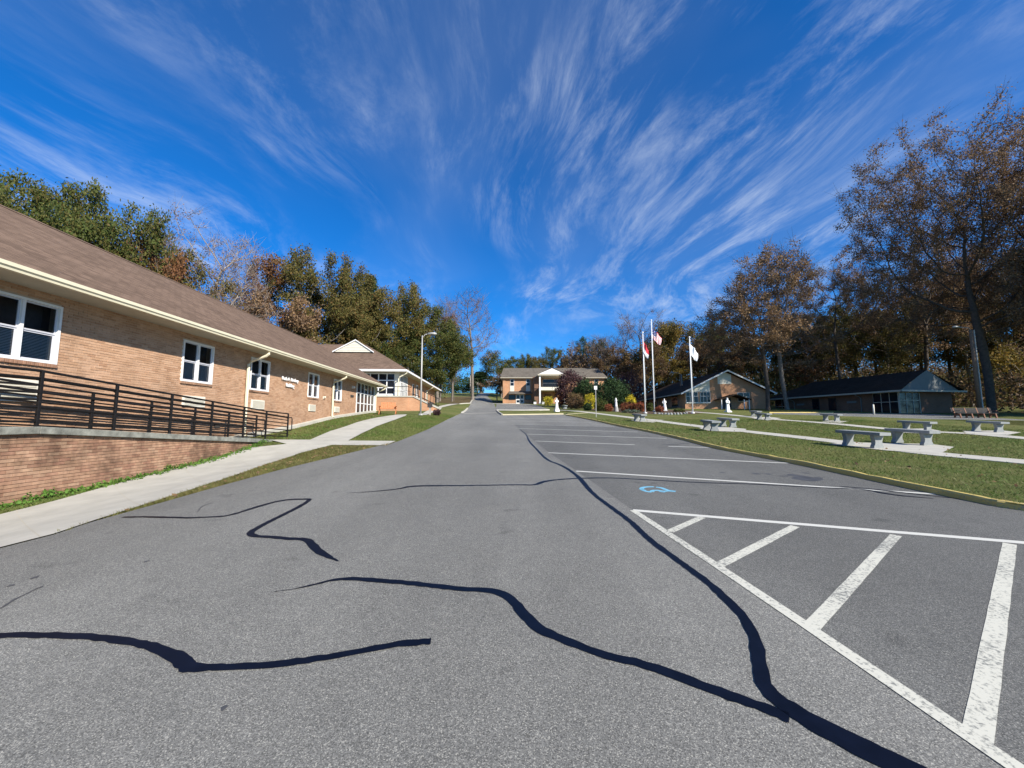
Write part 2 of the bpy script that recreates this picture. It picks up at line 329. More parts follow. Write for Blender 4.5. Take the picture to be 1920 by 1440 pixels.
# ------------------------------------------------------------------ mesh helpers
def np_mesh(name, V, F, rnd=None, smooth=False):
    """V (n,3), F (m,k) uniform polygons; rnd one number per face"""
    V = np.asarray(V, np.float32); F = np.asarray(F, np.int32)
    me = bpy.data.meshes.new(name); k = F.shape[1]
    me.vertices.add(len(V)); me.vertices.foreach_set('co', V.ravel())
    me.loops.add(F.size); me.loops.foreach_set('vertex_index', F.ravel())
    me.polygons.add(len(F)); me.polygons.foreach_set('loop_start', np.arange(0, F.size, k, dtype=np.int32))
    me.polygons.foreach_set('use_smooth', np.full(len(F), bool(smooth)))
    if rnd is not None:
        a = me.attributes.new('rnd', 'FLOAT', 'FACE'); a.data.foreach_set('value', np.asarray(rnd, np.float32))
    me.update(calc_edges=True); me.validate(); return me
class MB:
    """collects shapes for one mesh"""
    def __init__(s): s.v = []; s.f = []; s.uv = False
    def add(s, vs, fs):
        o = len(s.v); s.v += [tuple(map(float, p)) for p in vs]; s.f += [tuple(i + o for i in f) for f in fs]; return s
    def box(s, x0, x1, y0, y1, z0, z1):
        return s.add([(x0, y0, z0), (x1, y0, z0), (x1, y1, z0), (x0, y1, z0), (x0, y0, z1), (x1, y0, z1), (x1, y1, z1), (x0, y1, z1)],
                     [(0, 3, 2, 1), (4, 5, 6, 7), (0, 1, 5, 4), (1, 2, 6, 5), (2, 3, 7, 6), (3, 0, 4, 7)])
    def quad(s, a, b, c, d): return s.add([a, b, c, d], [(0, 1, 2, 3)])
    def poly(s, pts): return s.add(pts, [tuple(range(len(pts)))])
    def prism(s, prof, axis, a0, a1):
        """closed 2-D profile pushed along an axis: x -> prof is (y, z); y -> (x, z); z -> (x, y)"""
        n = len(prof)
        f = {'x': lambda a, p: (a, p[0], p[1]), 'y': lambda a, p: (p[0], a, p[1]), 'z': lambda a, p: (p[0], p[1], a)}[axis]
        vs = [f(a0, p) for p in prof] + [f(a1, p) for p in prof]
        return s.add(vs, [tuple(range(n))[::-1], tuple(range(n, 2 * n))] + [(i, (i + 1) % n, n + (i + 1) % n, n + i) for i in range(n)])
    def tube(s, path, r, n=8, caps=True):
        P = [Vector(p) for p in path]; rs = r if isinstance(r, (list, tuple)) else [r] * len(P); vs = []
        for i, p in enumerate(P):
            d = (P[min(i + 1, len(P) - 1)] - P[max(i - 1, 0)]).normalized()
            a = d.cross(Vector((0, 0, 1)) if abs(d.z) < .95 else Vector((1, 0, 0))).normalized(); b = d.cross(a)
            for k in range(n):
                t = 2 * math.pi * k / n + math.pi / n; vs.append(p + (a * math.cos(t) + b * math.sin(t)) * rs[i])
        fs = [(i * n + k, i * n + (k + 1) % n, (i + 1) * n + (k + 1) % n, (i + 1) * n + k) for i in range(len(P) - 1) for k in range(n)]
        if caps: fs += [tuple(range(n))[::-1], tuple((len(P) - 1) * n + k for k in range(n))]
        return s.add(vs, fs)
    def rings(s, rings, caps=True):
        n = len(rings[0]); vs = [p for r in rings for p in r]
        fs = [(i * n + k, i * n + (k + 1) % n, (i + 1) * n + (k + 1) % n, (i + 1) * n + k) for i in range(len(rings) - 1) for k in range(n)]
        if caps: fs += [tuple(range(n))[::-1], tuple((len(rings) - 1) * n + k for k in range(n))]
        return s.add(vs, fs)
    def ball(s, c, r, n=10, sq=(1, 1, 1)):
        rs = []
        for j in range(1, 8):
            a = math.pi * j / 8
            rs.append([(c[0] + r * sq[0] * math.sin(a) * math.cos(2 * math.pi * k / n), c[1] + r * sq[1] * math.sin(a) * math.sin(2 * math.pi * k / n), c[2] - r * sq[2] * math.cos(a)) for k in range(n)])
        return s.rings(rs)
    def build(s, name, m, parent=None, smooth=False, bevel=0, uv=False, loc=None):
        me = bpy.data.meshes.new(name); me.from_pydata(s.v, [], s.f)
        if uv or uv == 0 and s.uv:
            pass
        if uv:
            lay = me.uv_layers.new(name='UVMap')
            for p in me.polygons:
                nrm = p.normal
                if abs(nrm.z) > .95: ax, ay = Vector((1, 0, 0)), Vector((0, 1, 0))
                else:
                    ax = Vector((0, 0, 1)).cross(nrm).normalized(); ay = nrm.cross(ax).normalized()
                for li in p.loop_indices:
                    co = me.vertices[me.loops[li].vertex_index].co; lay.data[li].uv = (co.dot(ax), co.dot(ay))
        return link(name, me, m, parent, smooth, bevel, loc)
def link(name, me, m, parent=None, smooth=False, bevel=0, loc=None):
    o = bpy.data.objects.new(name, me); COL.objects.link(o)
    for q in (m if isinstance(m, (list, tuple)) else [m]): me.materials.append(MATS[q])
    if parent: o.parent = parent
    if loc is not None: o.location = loc
    if smooth: me.polygons.foreach_set('use_smooth', np.ones(len(me.polygons), bool))
    if bevel:
        b = o.modifiers.new('bevel', 'BEVEL'); b.width = bevel; b.segments = 2; b.limit_method = 'ANGLE'
    return o
def thing(name, label, cat, loc=(0, 0, 0), rz=0, group=None):
    o = bpy.data.objects.new(name, None); COL.objects.link(o); o.location = loc; o.rotation_euler = (0, 0, rz); o.empty_display_size = .3
    return tag(o, label, cat, group)
def tag(o, label, cat, group=None):
    o['label'] = label; o['category'] = cat
    if group: o['group'] = group
    return o
def struct(o): o['kind'] = 'structure'; return o
def stuff(o, label=None, cat=None):
    o['kind'] = 'stuff'
    if label: o['label'] = label; o['category'] = cat
    return o
def copy_tree(o, parent=None):
    c = o.copy(); COL.objects.link(c); c.parent = parent
    for ch in list(o.children): copy_tree(ch, c)
    return c

# ------------------------------------------------------------------ ground sheets, all cut on one shared grid
def lines(spec):
    out = []
    for a, b, st in spec: out += list(np.arange(a, b - 1e-6, st))
    return np.array(out + [spec[-1][1]])
GX = lines([(-400, -100, 50), (-100, -40, 10), (-40, -20, 2), (-20, 24, .5), (24, 60, 2), (60, 120, 10), (120, 420, 50)])
GY = lines([(-60, -6, 6), (-6, 40, .5), (40, 100, 2), (100, 200, 5), (200, 420, 20), (420, 900, 80)])
def heightfield():
    X, Y = np.meshgrid(GX, GY); Z = T(X, Y) - .022
    V = np.stack([X.ravel(), Y.ravel(), Z.ravel()], 1); nx = len(GX)
    i, j = np.meshgrid(np.arange(nx - 1), np.arange(len(GY) - 1)); a = (j * nx + i).ravel()
    return V, np.stack([a, a + 1, a + 1 + nx, a + nx], 1)
def sheet(name, poly, off, m, parent=None):
    bm = bmesh.new(); f = bm.faces.new([bm.verts.new((x, y, 0)) for x, y in poly])
    xs = [p[0] for p in poly]; ys = [p[1] for p in poly]
    bmesh.ops.triangulate(bm, faces=bm.faces[:])
    for lo, hi, gl, nrm in ((min(xs), max(xs), GX, (1, 0, 0)), (min(ys), max(ys), GY, (0, 1, 0))):
        for g in gl[(gl > lo + 1e-4) & (gl < hi - 1e-4)]:
            bmesh.ops.bisect_plane(bm, geom=bm.verts[:] + bm.edges[:] + bm.faces[:], plane_co=(g * nrm[0], g * nrm[1], 0), plane_no=nrm, dist=1e-5)
    for v in bm.verts: v.co.z = Tf(v.co.x, v.co.y) + off
    bm.normal_update()
    for f in bm.faces:
        if f.normal.z < 0: f.normal_flip()
    me = bpy.data.meshes.new(name); bm.to_mesh(me); bm.free()
    return link(name, me, m, parent)
def smooth_path(pts, step=.25, iters=2):
    P = [np.array(p, float) for p in pts]
    for _ in range(iters):
        Q = [P[0]]
        for a, b in zip(P[:-1], P[1:]): Q += [a * .75 + b * .25, a * .25 + b * .75]
        P = Q + [P[-1]]
    out = [P[0]]
    for a, b in zip(P[:-1], P[1:]):
        n = max(1, int(np.linalg.norm((b - a)[:2]) / step))
        out += [a + (b - a) * k / n for k in range(1, n + 1)]
    return np.array(out)
def ribbon(name, pts, width, off, m, parent=None, iters=2, step=.25, jitter=0., cross=1, thick=0.):
    """flat strip laid on the ground along a path of (x, y) or (x, y, width)"""
    P = smooth_path(pts, step, iters); d = np.gradient(P[:, :2], axis=0); d /= np.linalg.norm(d, axis=1)[:, None] + 1e-9
    nrm = np.stack([-d[:, 1], d[:, 0]], 1); w = P[:, 2] if P.shape[1] > 2 else np.full(len(P), width)
    r2 = np.random.default_rng(len(P)); cols = []
    for k in range(cross + 1):
        t = k / cross - .5; j = (r2.random(len(P)) - .5) * jitter if k in (0, cross) else 0
        xy = P[:, :2] + nrm * (w * t + j)[:, None]; cols.append(np.column_stack([xy, T(xy[:, 0], xy[:, 1]) + off]))
    V = np.concatenate(cols); n = len(P); F = []
    for k in range(cross):
        for i in range(n - 1): F.append((k * n + i + 1, k * n + i, (k + 1) * n + i, (k + 1) * n + i + 1))
    if thick:
        o = len(V); lo = np.concatenate([cols[0], cols[-1]]).copy(); lo[:, 2] -= thick; V = np.concatenate([V, lo])
        e = (cross) * n
        for i in range(n - 1):
            F.append((i, i + 1, o + i + 1, o + i)); F.append((e + i + 1, e + i, o + n + i, o + n + i + 1))
    return link(name, np_mesh(name, V, F), m, parent)
def curb(name, pts, m, w=.15, h=.11, base=0., parent=None, rag=.0):
    P = smooth_path(pts, .3, 2); d = np.gradient(P[:, :2], axis=0); d /= np.linalg.norm(d, axis=1)[:, None] + 1e-9; nrm = np.stack([-d[:, 1], d[:, 0]], 1)
    prof = [(-w / 2, -.06), (-w / 2 + .02, h * .75), (-w / 2 + .045, h), (w / 2 - .02, h), (w / 2, h - .02), (w / 2, -.06)]; r2 = np.random.default_rng(3)
    rings = []
    for i in range(len(P)):
        j = (r2.random() - .5) * rag
        rings.append([(P[i, 0] + nrm[i, 0] * a, P[i, 1] + nrm[i, 1] * a, Tf(P[i, 0], P[i, 1]) + base + b + (j if b > 0 else 0)) for a, b in prof])
    mb = MB(); mb.rings(rings); return mb.build(name, m, parent)
def inside(poly, X, Y):
    poly = np.asarray(poly); c = np.zeros(len(X), bool); j = len(poly) - 1
    for i in range(len(poly)):
        xi, yi = poly[i]; xj, yj = poly[j]
        c ^= ((yi > Y) != (yj > Y)) & (X < (xj - xi) * (Y - yi) / (yj - yi + 1e-12) + xi); j = i
    return c
GP = lambda L_: [G(*p) for p in L_]

# ground
V, F = heightfield(); ground = struct(link('ground', np_mesh('ground', V, F, smooth=True), 'lawn'))
left_edge = [(-420, 1180), (-160, 1078), (0, 1028), (100, 1001), (145, 986), (300, 943), (420, 909), (520, 882), (640, 853), (745, 828), (800, 806), (840, 786), (868, 773)]
right_edge = [(1062, 779), (1085, 783), (1120, 790), (1160, 799.4), (1202, 807), (1239, 815), (1293, 827.5), (1337, 840), (1389, 850), (1452, 862), (1504, 872), (1589, 890), (1699, 914), (1832, 941), (1900, 955)]
LE, RE = GP(left_edge), GP(right_edge)
far_edge = GP([(1056, 777), (1000, 777.5), (942, 778.5)])
road_pts = [LE[-1]] + GP([(876, 768), (884, 757)])
lot = [(-12, -6)] + LE + GP([(868, 773), (932, 774)])[1:] + far_edge[::-1] + RE + [(9.5, 2.0), (10.2, -6)]
parking_lot = struct(sheet('parking_lot', lot, 0., 'asphalt'))
bays = sheet('parking_bays', GP([(1187, 957), (1083, 884), (1030, 849), (1003, 828), (985, 812), (962, 795)]) + RE[3:] + [(9.5, 2.0), (10.2, -6), (2.6, -6), (2.45, 0)] + GP([(1905, 1440), (1510, 1172)]), .0015, 'asphalt_bays', parking_lot)
# the drive up the hill, past the far building to the crest
rl = GP([(866, 774), (877, 766), (882, 758), (886, 750), (891, 743.5)]); rr = GP([(934, 774), (930, 766), (927, 758), (922, 750), (914, 743.5)])
hill_road = struct(sheet('road', rl + [(rl[-1][0] - 1, 200), (rr[-1][0] - 1, 200)] + rr[::-1], .004, 'asphalt'))
side = GP([(929, 770), (931, 757.5), (990, 757.5), (1008, 760), (1032, 768.5), (1000, 770)])
side_drive = struct(sheet('side_drive', side, .010, 'asphalt'))
# right lawn, one kerb height above the asphalt
lawn_poly = RE + [(9.6, 2.2), (30, 2), (60, 20)] + GP([(1920, 801), (1750, 788), (1600, 782.5), (1450, 778), (1300, 770.5), (1110, 769), (1065, 773.5)])
LAWN_H = .085
right_lawn = struct(sheet('lawn', lawn_poly, LAWN_H, 'lawn'))
drive = struct(sheet('driveway', GP([(1450, 773.5), (1560, 774.5), (1750, 777), (1920, 787.5), (2300, 812), (2300, 832), (1920, 800), (1750, 787), (1600, 781.5), (1450, 777)]), .03, 'asphalt_dark'))
struct(sheet('bank', GP([(800, 752), (846, 757), (880, 756), (884, 750), (889, 743.6), (860, 743.6), (820, 746)]), .02, 'rough_ground'))
# kerbs
struct(curb('kerb', RE + [(9.55, 2.1), (10.25, -6)], 'yellow_paint', .14, .095, 0, None, .02))
struct(curb('kerb', GP([(942, 778.4), (1000, 777.6), (1056, 776.8)]), 'pale_yellow_paint', .2, .10))
struct(curb('kerb', GP([(1060, 779), (1080, 777), (1105, 775.5)]), 'pale_yellow_paint', .2, .11))
struct(curb('kerb', GP([(866, 774.5), (872, 771), (876.5, 766)]), 'concrete', .2, .12))
struct(curb('kerb', GP([(881, 757), (885, 750), (889, 744)]), 'concrete', .2, .12))
struct(curb('kerb', GP([(862, 757.5), (880, 756.5)]), 'concrete', .25, .12))
struct(curb('kerb', GP([(925, 757), (950, 757.5), (975, 757.5)]), 'concrete', .25, .12))
struct(curb('kerb', GP([(931, 770), (935, 774), (942, 778.4)]), 'concrete', .2, .12))
struct(curb('kerb', GP([(932, 769.5), (980, 770), (1030, 769)]), 'concrete', .2, .12))
struct(curb('kerb', GP([(1442, 774.5), (1500, 774.7), (1562, 774.6)]), 'yellow_paint', .2, .12))
struct(ribbon('concrete_strip', GP([(866, 774.6), (932, 774.0)]), .5, .02, 'concrete', None, 0))
# sidewalks
sw_r = [(-420, 1178), (-160, 1076), (0, 1028.5), (100, 1003), (180, 976), (300, 938), (420, 899), (500, 871), (560, 851), (623, 835)]
sw_l = [(-420, 1068), (-160, 1005), (0, 966), (100, 941), (200, 913), (300, 886), (400, 856), (460, 841), (537, 833)]
walk_left = struct(sheet('sidewalk', GP(sw_r) + GP(sw_l)[::-1], .016, 'concrete'))
cross_walk = struct(sheet('crossing_path', GP([(503, 825), (582, 825), (653, 826.6), (742, 827.5), (722, 836), (623, 835), (537, 833)]), .017, 'concrete'))
upper_walk = struct(sheet('sidewalk', GP([(582, 825), (620, 808.5), (670, 792), (715, 782), (742, 778), (763, 777.3), (760, 780), (742, 787), (705, 800), (680, 812), (653, 826.6)]), .019, 'concrete'))
far_walk = struct(sheet('footpath', GP([(788, 778), (806, 768), (826, 761), (843, 757.5), (862, 757), (846, 760), (829, 764), (826, 768), (800, 778)]), .019, 'concrete'))
def wjoint(parent, a, b):
    pa, pb = G(*a), G(*b); ribbon('joint', [pa, pb], .008, .0185, 'soffit', parent, 0)
for a, b in (((30, 958), (75, 1009)), ((215, 909), (262, 950)), ((342, 874), (388, 909)), ((440, 846), (478, 879)), ((505, 837), (540, 858))): wjoint(walk_left, a, b)
def walk(name, pts, width): return struct(ribbon(name, GP(pts), width, LAWN_H + .016, 'concrete', None, 2, .3, .03, 3, .03))
wa = walk('footpath', [(1040, 770), (1085, 772), (1160, 782), (1210, 788.5), (1314, 803), (1400, 812.5), (1560, 831), (1660, 846), (1760, 858), (1920, 873), (2200, 902)], 1.0)
wb = walk('footpath', [(1290, 773), (1354, 778), (1416, 784.5), (1447, 788.5), (1556, 796), (1693, 811), (1832, 817), (1920, 826), (2200, 850)], 1.0)
def pad(parent, pts): return sheet('bench_pad', GP(pts), LAWN_H + .02, 'concrete', parent)
pad(wa, [(1553, 838), (1600, 835), (1745, 838), (1790, 844), (1762, 858), (1660, 851)])
pad(wa, [(1310, 806), (1345, 802.5), (1400, 808), (1395, 814), (1330, 812)])
pad(wb, [(1680, 808), (1740, 807), (1765, 812), (1745, 818), (1690, 815)])
pad(wb, [(1805, 812), (1880, 811), (1915, 815), (1890, 820), (1815, 817)])
pad(wa, [(1183, 790), (1205, 787.5), (1245, 790), (1225, 795), (1190, 793)])
pad(wb, [(1410, 786.5), (1440, 783.5), (1465, 786.5), (1440, 791)])
pad(wb, [(1540, 793), (1560, 790.5), (1590, 792.5), (1575, 796)])
# painted lines, sealed cracks
def pline(a, b, w, m='white_paint_fresh', ext=None): return ribbon('painted_line', [G(*a), G(*b)], w, .0034, m, parking_lot, 0, .4, .006)
for a, b, w in (((1080, 883.5), (1752, 926.5), .10), ((1028, 849), (1478, 868.5), .10), ((1003, 827), (1190, 834), .10), ((1253, 837), (1338, 839.5), .10),
                ((989, 814), (1250, 822), .10), ((974, 803.5), (1195, 810), .10), ((960, 795.5), (1152, 800), .10), ((955, 789), (1110, 792), .10), ((950, 784.5), (1080, 786), .10)): pline(a, b, w)
pline((1187, 957), (2150, 1037), .105)
ribbon('painted_line', [G(1187, 957), G(1340, 1058), G(1510, 1172), G(1700, 1301), G(1905, 1440), (2.5, 0.0), (2.6, -5)], .095, .0040, 'white_paint', parking_lot, 0, .3, .004)
for a, b in (((1256, 997), (1316, 970)), ((1349, 1060), (1491, 987)), ((1522, 1176), (1680, 1004)), ((1832, 1388), (1893, 1020))):
    ribbon('painted_line', [G(*a), G(*b)], .095, .0037, 'white_paint', parking_lot, 0, .2, .004)
def seal(pts, wid):
    P = [G(x, y) for x, y, *_ in pts]
    ribbon('crack_sealant', [(p[0], p[1], wid * .84 * (q[2] if len(q) > 2 else 1)) for p, q in zip(P, pts)], wid, .0050, 'sealant', parking_lot, 2, .04, .013)
seal([(-300, 1196), (0, 1192), (150, 1192), (260, 1206), (315, 1224, 1.25), (345, 1240, 1.45), (352, 1254, 1.3), (385, 1253, 1.1), (420, 1252), (520, 1247), (640, 1230), (740, 1209), (808, 1203, 1.1)], .072)
seal([(515, 1110, .1), (560, 1104, .2), (610, 1091, .5), (645, 1085, .8), (700, 1088), (780, 1095), (870, 1106), (930, 1107, 1.1), (962, 1126, 1.2), (985, 1155, 1.2), (1010, 1180, 1.2), (1060, 1202), (1130, 1229), (1200, 1244), (1290, 1275), (1360, 1303), (1430, 1327), (1480, 1347)], .085)
seal([(975, 806, .6), (988, 815, .5), (991, 827, 1), (1008, 844, .8), (1025, 863, 1), (1055, 873, 1), (1080, 890, 1), (1092, 902, 1.2), (1110, 925), (1145, 951), (1182, 977), (1215, 1010), (1255, 1040), (1292, 1066), (1332, 1096), (1375, 1136), (1405, 1170), (1421, 1212), (1425, 1262), (1437, 1294, 1.1), (1480, 1330, 1.6), (1560, 1375, 1.7), (1640, 1415, 1.9), (1740, 1462, 2), (2300, 1750, 1.6), (2900, 2700, 1.2)], .088)
seal([(650, 925, .1), (700, 922, .4), (750, 917, .7), (772, 911, 1.2), (870, 911, .7), (970, 909, .7), (1005, 910, .9), (1018, 903, 1.3), (1050, 899, .8), (1088, 897, 1), (1140, 896, .7), (1200, 899, .7), (1300, 905, .7), (1420, 908, .6), (1540, 915, .6), (1620, 917, .7), (1668, 928, 1.2), (1750, 935, .3)], .105)
seal([(230, 970, .6), (330, 972, .8), (400, 970, .7), (432, 967, .8), (480, 951), (532, 937), (582, 936, 1.1)], .085)
seal([(582, 936, .8), (570, 946), (530, 966), (490, 986), (466, 1000, 1.1), (476, 1006), (505, 1007), (545, 1011), (576, 1011, 1.1), (586, 1023, 1.3), (602, 1038, 1.25), (634, 1053, .2)], .085)
seal([(775, 829, .5), (860, 830, .5), (990, 829, .5)], .05)
seal([(1240, 834, .5), (1262, 834, .9), (1300, 830, .5), (1340, 832, .2)], .09)
seal([(1575, 912, .3), (1640, 918, .8), (1700, 925, .5), (1810, 937, .3)], .14)
for pts in ([(0, 1142), (30, 1122), (80, 1100)], [(370, 960), (378, 949), (398, 943)], [(1120, 793), (1135, 795), (1150, 794)], [(1010, 790), (1016, 793), (1030, 794)], [(1200, 861), (1260, 863), (1330, 866)], [(780, 868), (830, 866), (860, 867)]):
    ribbon('hairline_crack', GP(pts), .016, .0030, 'oil', parking_lot, 2, .06, .012)
for cx, cy, rx in ((65, 1083, .025), (20, 1098, .02), (420, 1328, .015), (275, 1053, .02), (1512, 897, .26), (1487, 891, .12), (1470, 893, .07), (1440, 889, .06), (1535, 896, .07), (1417, 888, .07), (1510, 887, .07), (1355, 886, .05)):
    c = G(cx, cy); poly = [(c[0] + rx * math.cos(a) * (1 + .25 * math.sin(3 * a + cx)), c[1] + rx * 1.1 * math.sin(a) * (1 + .25 * math.cos(2 * a + cy))) for a in np.linspace(0, 2 * math.pi, 18)[:-1]]
    sheet('oil_stain', poly, .0028, 'oil', parking_lot)
# wheelchair mark, the blue paint half worn away
for st in ([(1226, 913.0), (1212, 913.2), (1203, 915.0), (1204, 918.0), (1210, 921.5), (1222, 923)], [(1204, 916), (1202, 917.5), (1208, 919.5)], [(1222, 922.3), (1224, 919.6), (1238, 919.8), (1240, 922.4), (1247, 922.6)],
           [(1230, 913.5), (1240, 914.8), (1246, 917.5), (1255, 920.2), (1267, 921.5)], [(1240, 922), (1248, 921), (1256, 921), (1266, 922)]):
    ribbon('wheelchair_symbol', GP(st), .075, .0036, 'blue_paint', parking_lot, 1, .05, .01)
# ------------------------------------------------------------------ bricks
def brick_cells(y0, y1, z0f, z1f, holes=(), bl=.203, bh=.0575, j=.0095):
    """running bond laid on a wall; z0f / z1f give the wall's foot and top at each place"""
    out = []; pz = bh + j; pl = bl + j
    zmin = min(z0f(y) for y in np.linspace(y0, y1, 40)); zmax = max(z1f(y) for y in np.linspace(y0, y1, 40))
    for r in range(int((zmax - zmin) / pz) + 1):
        a = zmin + r * pz; b = a + bh; off = (r % 2) * pl / 2
        y = y0 - off
        while y < y1:
            c, d = max(y, y0), min(y + bl, y1); y += pl
            if d - c < .03: continue
            m = (c + d) / 2
            if b < z0f(m): continue
            top = min(b, z1f(m))
            if top - a < .02: continue
            spans = [(c, d)]
            for h0, h1, v0, v1 in holes:
                if top > v0 and a < v1:
                    ns = []
                    for s, e in spans:
                        if e <= h0 or s >= h1: ns.append((s, e)); continue
                        if s < h0: ns.append((s, h0))
                        if e > h1: ns.append((h1, e))
                    spans = ns
            for s, e in spans:
                if e - s > .03: out.append((s, e, a, top))
    return out
CUBE_F = np.array([(4, 5, 6, 7), (0, 1, 5, 4), (1, 2, 6, 5), (2, 3, 7, 6), (3, 0, 4, 7), (0, 3, 2, 1)])
def brick_wall(parent, cells, x, m, depth=.05, proud=.006, near=None, n_single=300, seed=1):
    """the n_single bricks nearest the camera are parts of their own, the rest one joined part"""
    r2 = np.random.default_rng(seed); C = np.array(cells)
    d = np.hypot(C[:, 0] - near[0], C[:, 2] - near[1]); order = np.argsort(d)
    full = [i for i in order if C[i, 1] - C[i, 0] > .19 and C[i, 3] - C[i, 2] > .05][:n_single]
    singles = set(full)
    mb = MB(); mb.box(-depth, 0, -.1015, .1015, 0, .0575); mesh = None
    for i in full:
        j = (r2.random() - .5) * proud * 2
        if mesh is None:
            o = mb.build('brick', m, parent); mesh = o.data
        else:
            o = bpy.data.objects.new('brick', mesh); COL.objects.link(o); o.parent = parent
        o.location = (x + j, (C[i, 0] + C[i, 1]) / 2, C[i, 2]); o.scale = (1, (C[i, 1] - C[i, 0]) / .203, 1)
    rest = np.array([i for i in range(len(C)) if i not in singles])
    c = C[rest]; n = len(c); jit = (r2.random(n) - .5) * proud * 2
    x1 = x + jit; x0 = x1 - depth
    Vv = np.zeros((n, 8, 3)); 
    for k, (xx, yy, zz) in enumerate([(x0, 0, 2), (x1, 0, 2), (x1, 1, 2), (x0, 1, 2), (x0, 0, 3), (x1, 0, 3), (x1, 1, 3), (x0, 1, 3)]):
        Vv[:, k, 0] = xx; Vv[:, k, 1] = c[:, yy]; Vv[:, k, 2] = c[:, zz]
    Ff = (np.arange(n)[:, None, None] * 8 + CUBE_F[None, :5]).reshape(-1, 4)
    o = link('brickwork', np_mesh('brickwork', Vv.reshape(-1, 3), Ff, np.repeat(r2.random(n), 5)), m, parent); o['kind'] = 'stuff'
    return o

# ------------------------------------------------------------------ windows in a wall that faces local +x
def sash_window(parent, x, y0, y1, z0, z1, blinds=True, sill='brick_red', tw=.05):
    w = MB(); d = .035
    for a, b, c, e in ((y0, y1, z1 - tw, z1), (y0, y1, z0, z0 + tw), (y0, y0 + tw, z0 + tw, z1 - tw), (y1 - tw, y1, z0 + tw, z1 - tw)): w.box(x - .07, x + d, a, b, c, e)
    win = w.build('window', 'white_trim', parent)
    ym = (y0 + y1) / 2; zm = (z0 + z1) / 2
    MB().box(x - .07, x + d - .01, ym - .03, ym + .03, z0 + tw, z1 - tw).build('mullion', 'white_trim', win)
    for a, b in ((y0 + tw, ym - .03), (ym + .03, y1 - tw)):
        for up, (c, e) in ((1, (zm, z1 - tw)), (0, (z0 + tw, zm))):
            xs = x - (.025 if up else .045); s = MB(); t = .035
            for q in ((a, b, e - t, e), (a, b, c, c + t), (a, a + t, c + t, e - t), (b - t, b, c + t, e - t)): s.box(xs - .02, xs, *q)
            s.build('sash', 'sash_grey', win)
            MB().quad((xs - .012, a + t, c + t), (xs - .012, b - t, c + t), (xs - .012, b - t, e - t), (xs - .012, a + t, e - t)).build('pane', 'glass', win)
        if blinds:
            s = MB(); z = z0 + tw + .03
            while z < zm + .05:
                s.quad((x - .075, a, z), (x - .075, b, z), (x - .09, b, z + .022), (x - .09, a, z + .022)); z += .034
            s.build('blind', 'blind', win)
    room = MB(); room.quad((x - .45, y0 - .1, z0 - .2), (x - .45, y1 + .1, z0 - .2), (x - .45, y1 + .1, z1 + .2), (x - .45, y0 - .1, z1 + .2))
    for a in (y0 - .02, y1 + .02): room.quad((x - .45, a, z0 - .1), (x - .09, a, z0 - .1), (x - .09, a, z1 + .1), (x - .45, a, z1 + .1))
    for c in (z0 - .02, z1 + .02): room.quad((x - .45, y0, c), (x - .09, y0, c), (x - .09, y1, c), (x - .45, y1, c))
    room.build('reveal', 'interior', win)
    if sill:
        n = int((y1 - y0) / .075); s = MB()
        for k in range(n):
            a = y0 - .02 + k * (y1 - y0 + .04) / n; s.box(x - .05, x + .05, a, a + .062, z0 - .085, z0 - .006)
        s.build('sill', sill, win, bevel=.004)
    return win
def wall_grid(parent, x, y0, y1, z0, z1, cols, rows, bar=.06, name='window_wall', m='white_trim', solid_below=None, glass='glass_dark'):
    """glazed wall facing local +x: each bar and pane its own piece"""
    fr = MB(); fr.box(x - .05, x + .04, y0, y1, z1 - bar, z1); fr.box(x - .05, x + .04, y0, y1, z0, z0 + bar)
    for y in (y0, y1 - bar): fr.box(x - .05, x + .04, y, y + bar, z0 + bar, z1 - bar)
    f = fr.build(name, m, parent)
    ys = [y0 + bar + (y1 - y0 - 2 * bar) * k / cols for k in range(cols + 1)]; zs = [z0 + bar + (z1 - z0 - 2 * bar) * r_ for r_ in rows]
    for y in ys[1:-1]: MB().box(x - .045, x + .035, y - bar / 2, y + bar / 2, z0 + bar, z1 - bar).build('mullion', m, f)
    for z in zs[1:-1]: MB().box(x - .04, x + .028, y0 + bar, y1 - bar, z - bar / 2, z + bar / 2).build('transom', m, f)
    for i in range(cols):
        for k in range(len(zs) - 1):
            MB().quad((x - .02, ys[i], zs[k]), (x - .02, ys[i + 1], zs[k]), (x - .02, ys[i + 1], zs[k + 1]), (x - .02, ys[i], zs[k + 1])).build('pane', glass, f)
    return f
def text_mesh(s, size, depth, parent, m, loc, rot):
    c = bpy.data.curves.new('t', 'FONT'); c.body = s; c.size = size; c.extrude = depth; c.align_x = 'CENTER'; c.resolution_u = 3; c.offset = size * .018
    o = bpy.data.objects.new('t', c); COL.objects.link(o); dg = bpy.context.evaluated_depsgraph_get()
    me = bpy.data.meshes.new_from_object(o.evaluated_get(dg)); bpy.data.objects.remove(o)
    q = link('lettering', me, m, parent, loc=loc); q.rotation_euler = rot; return q

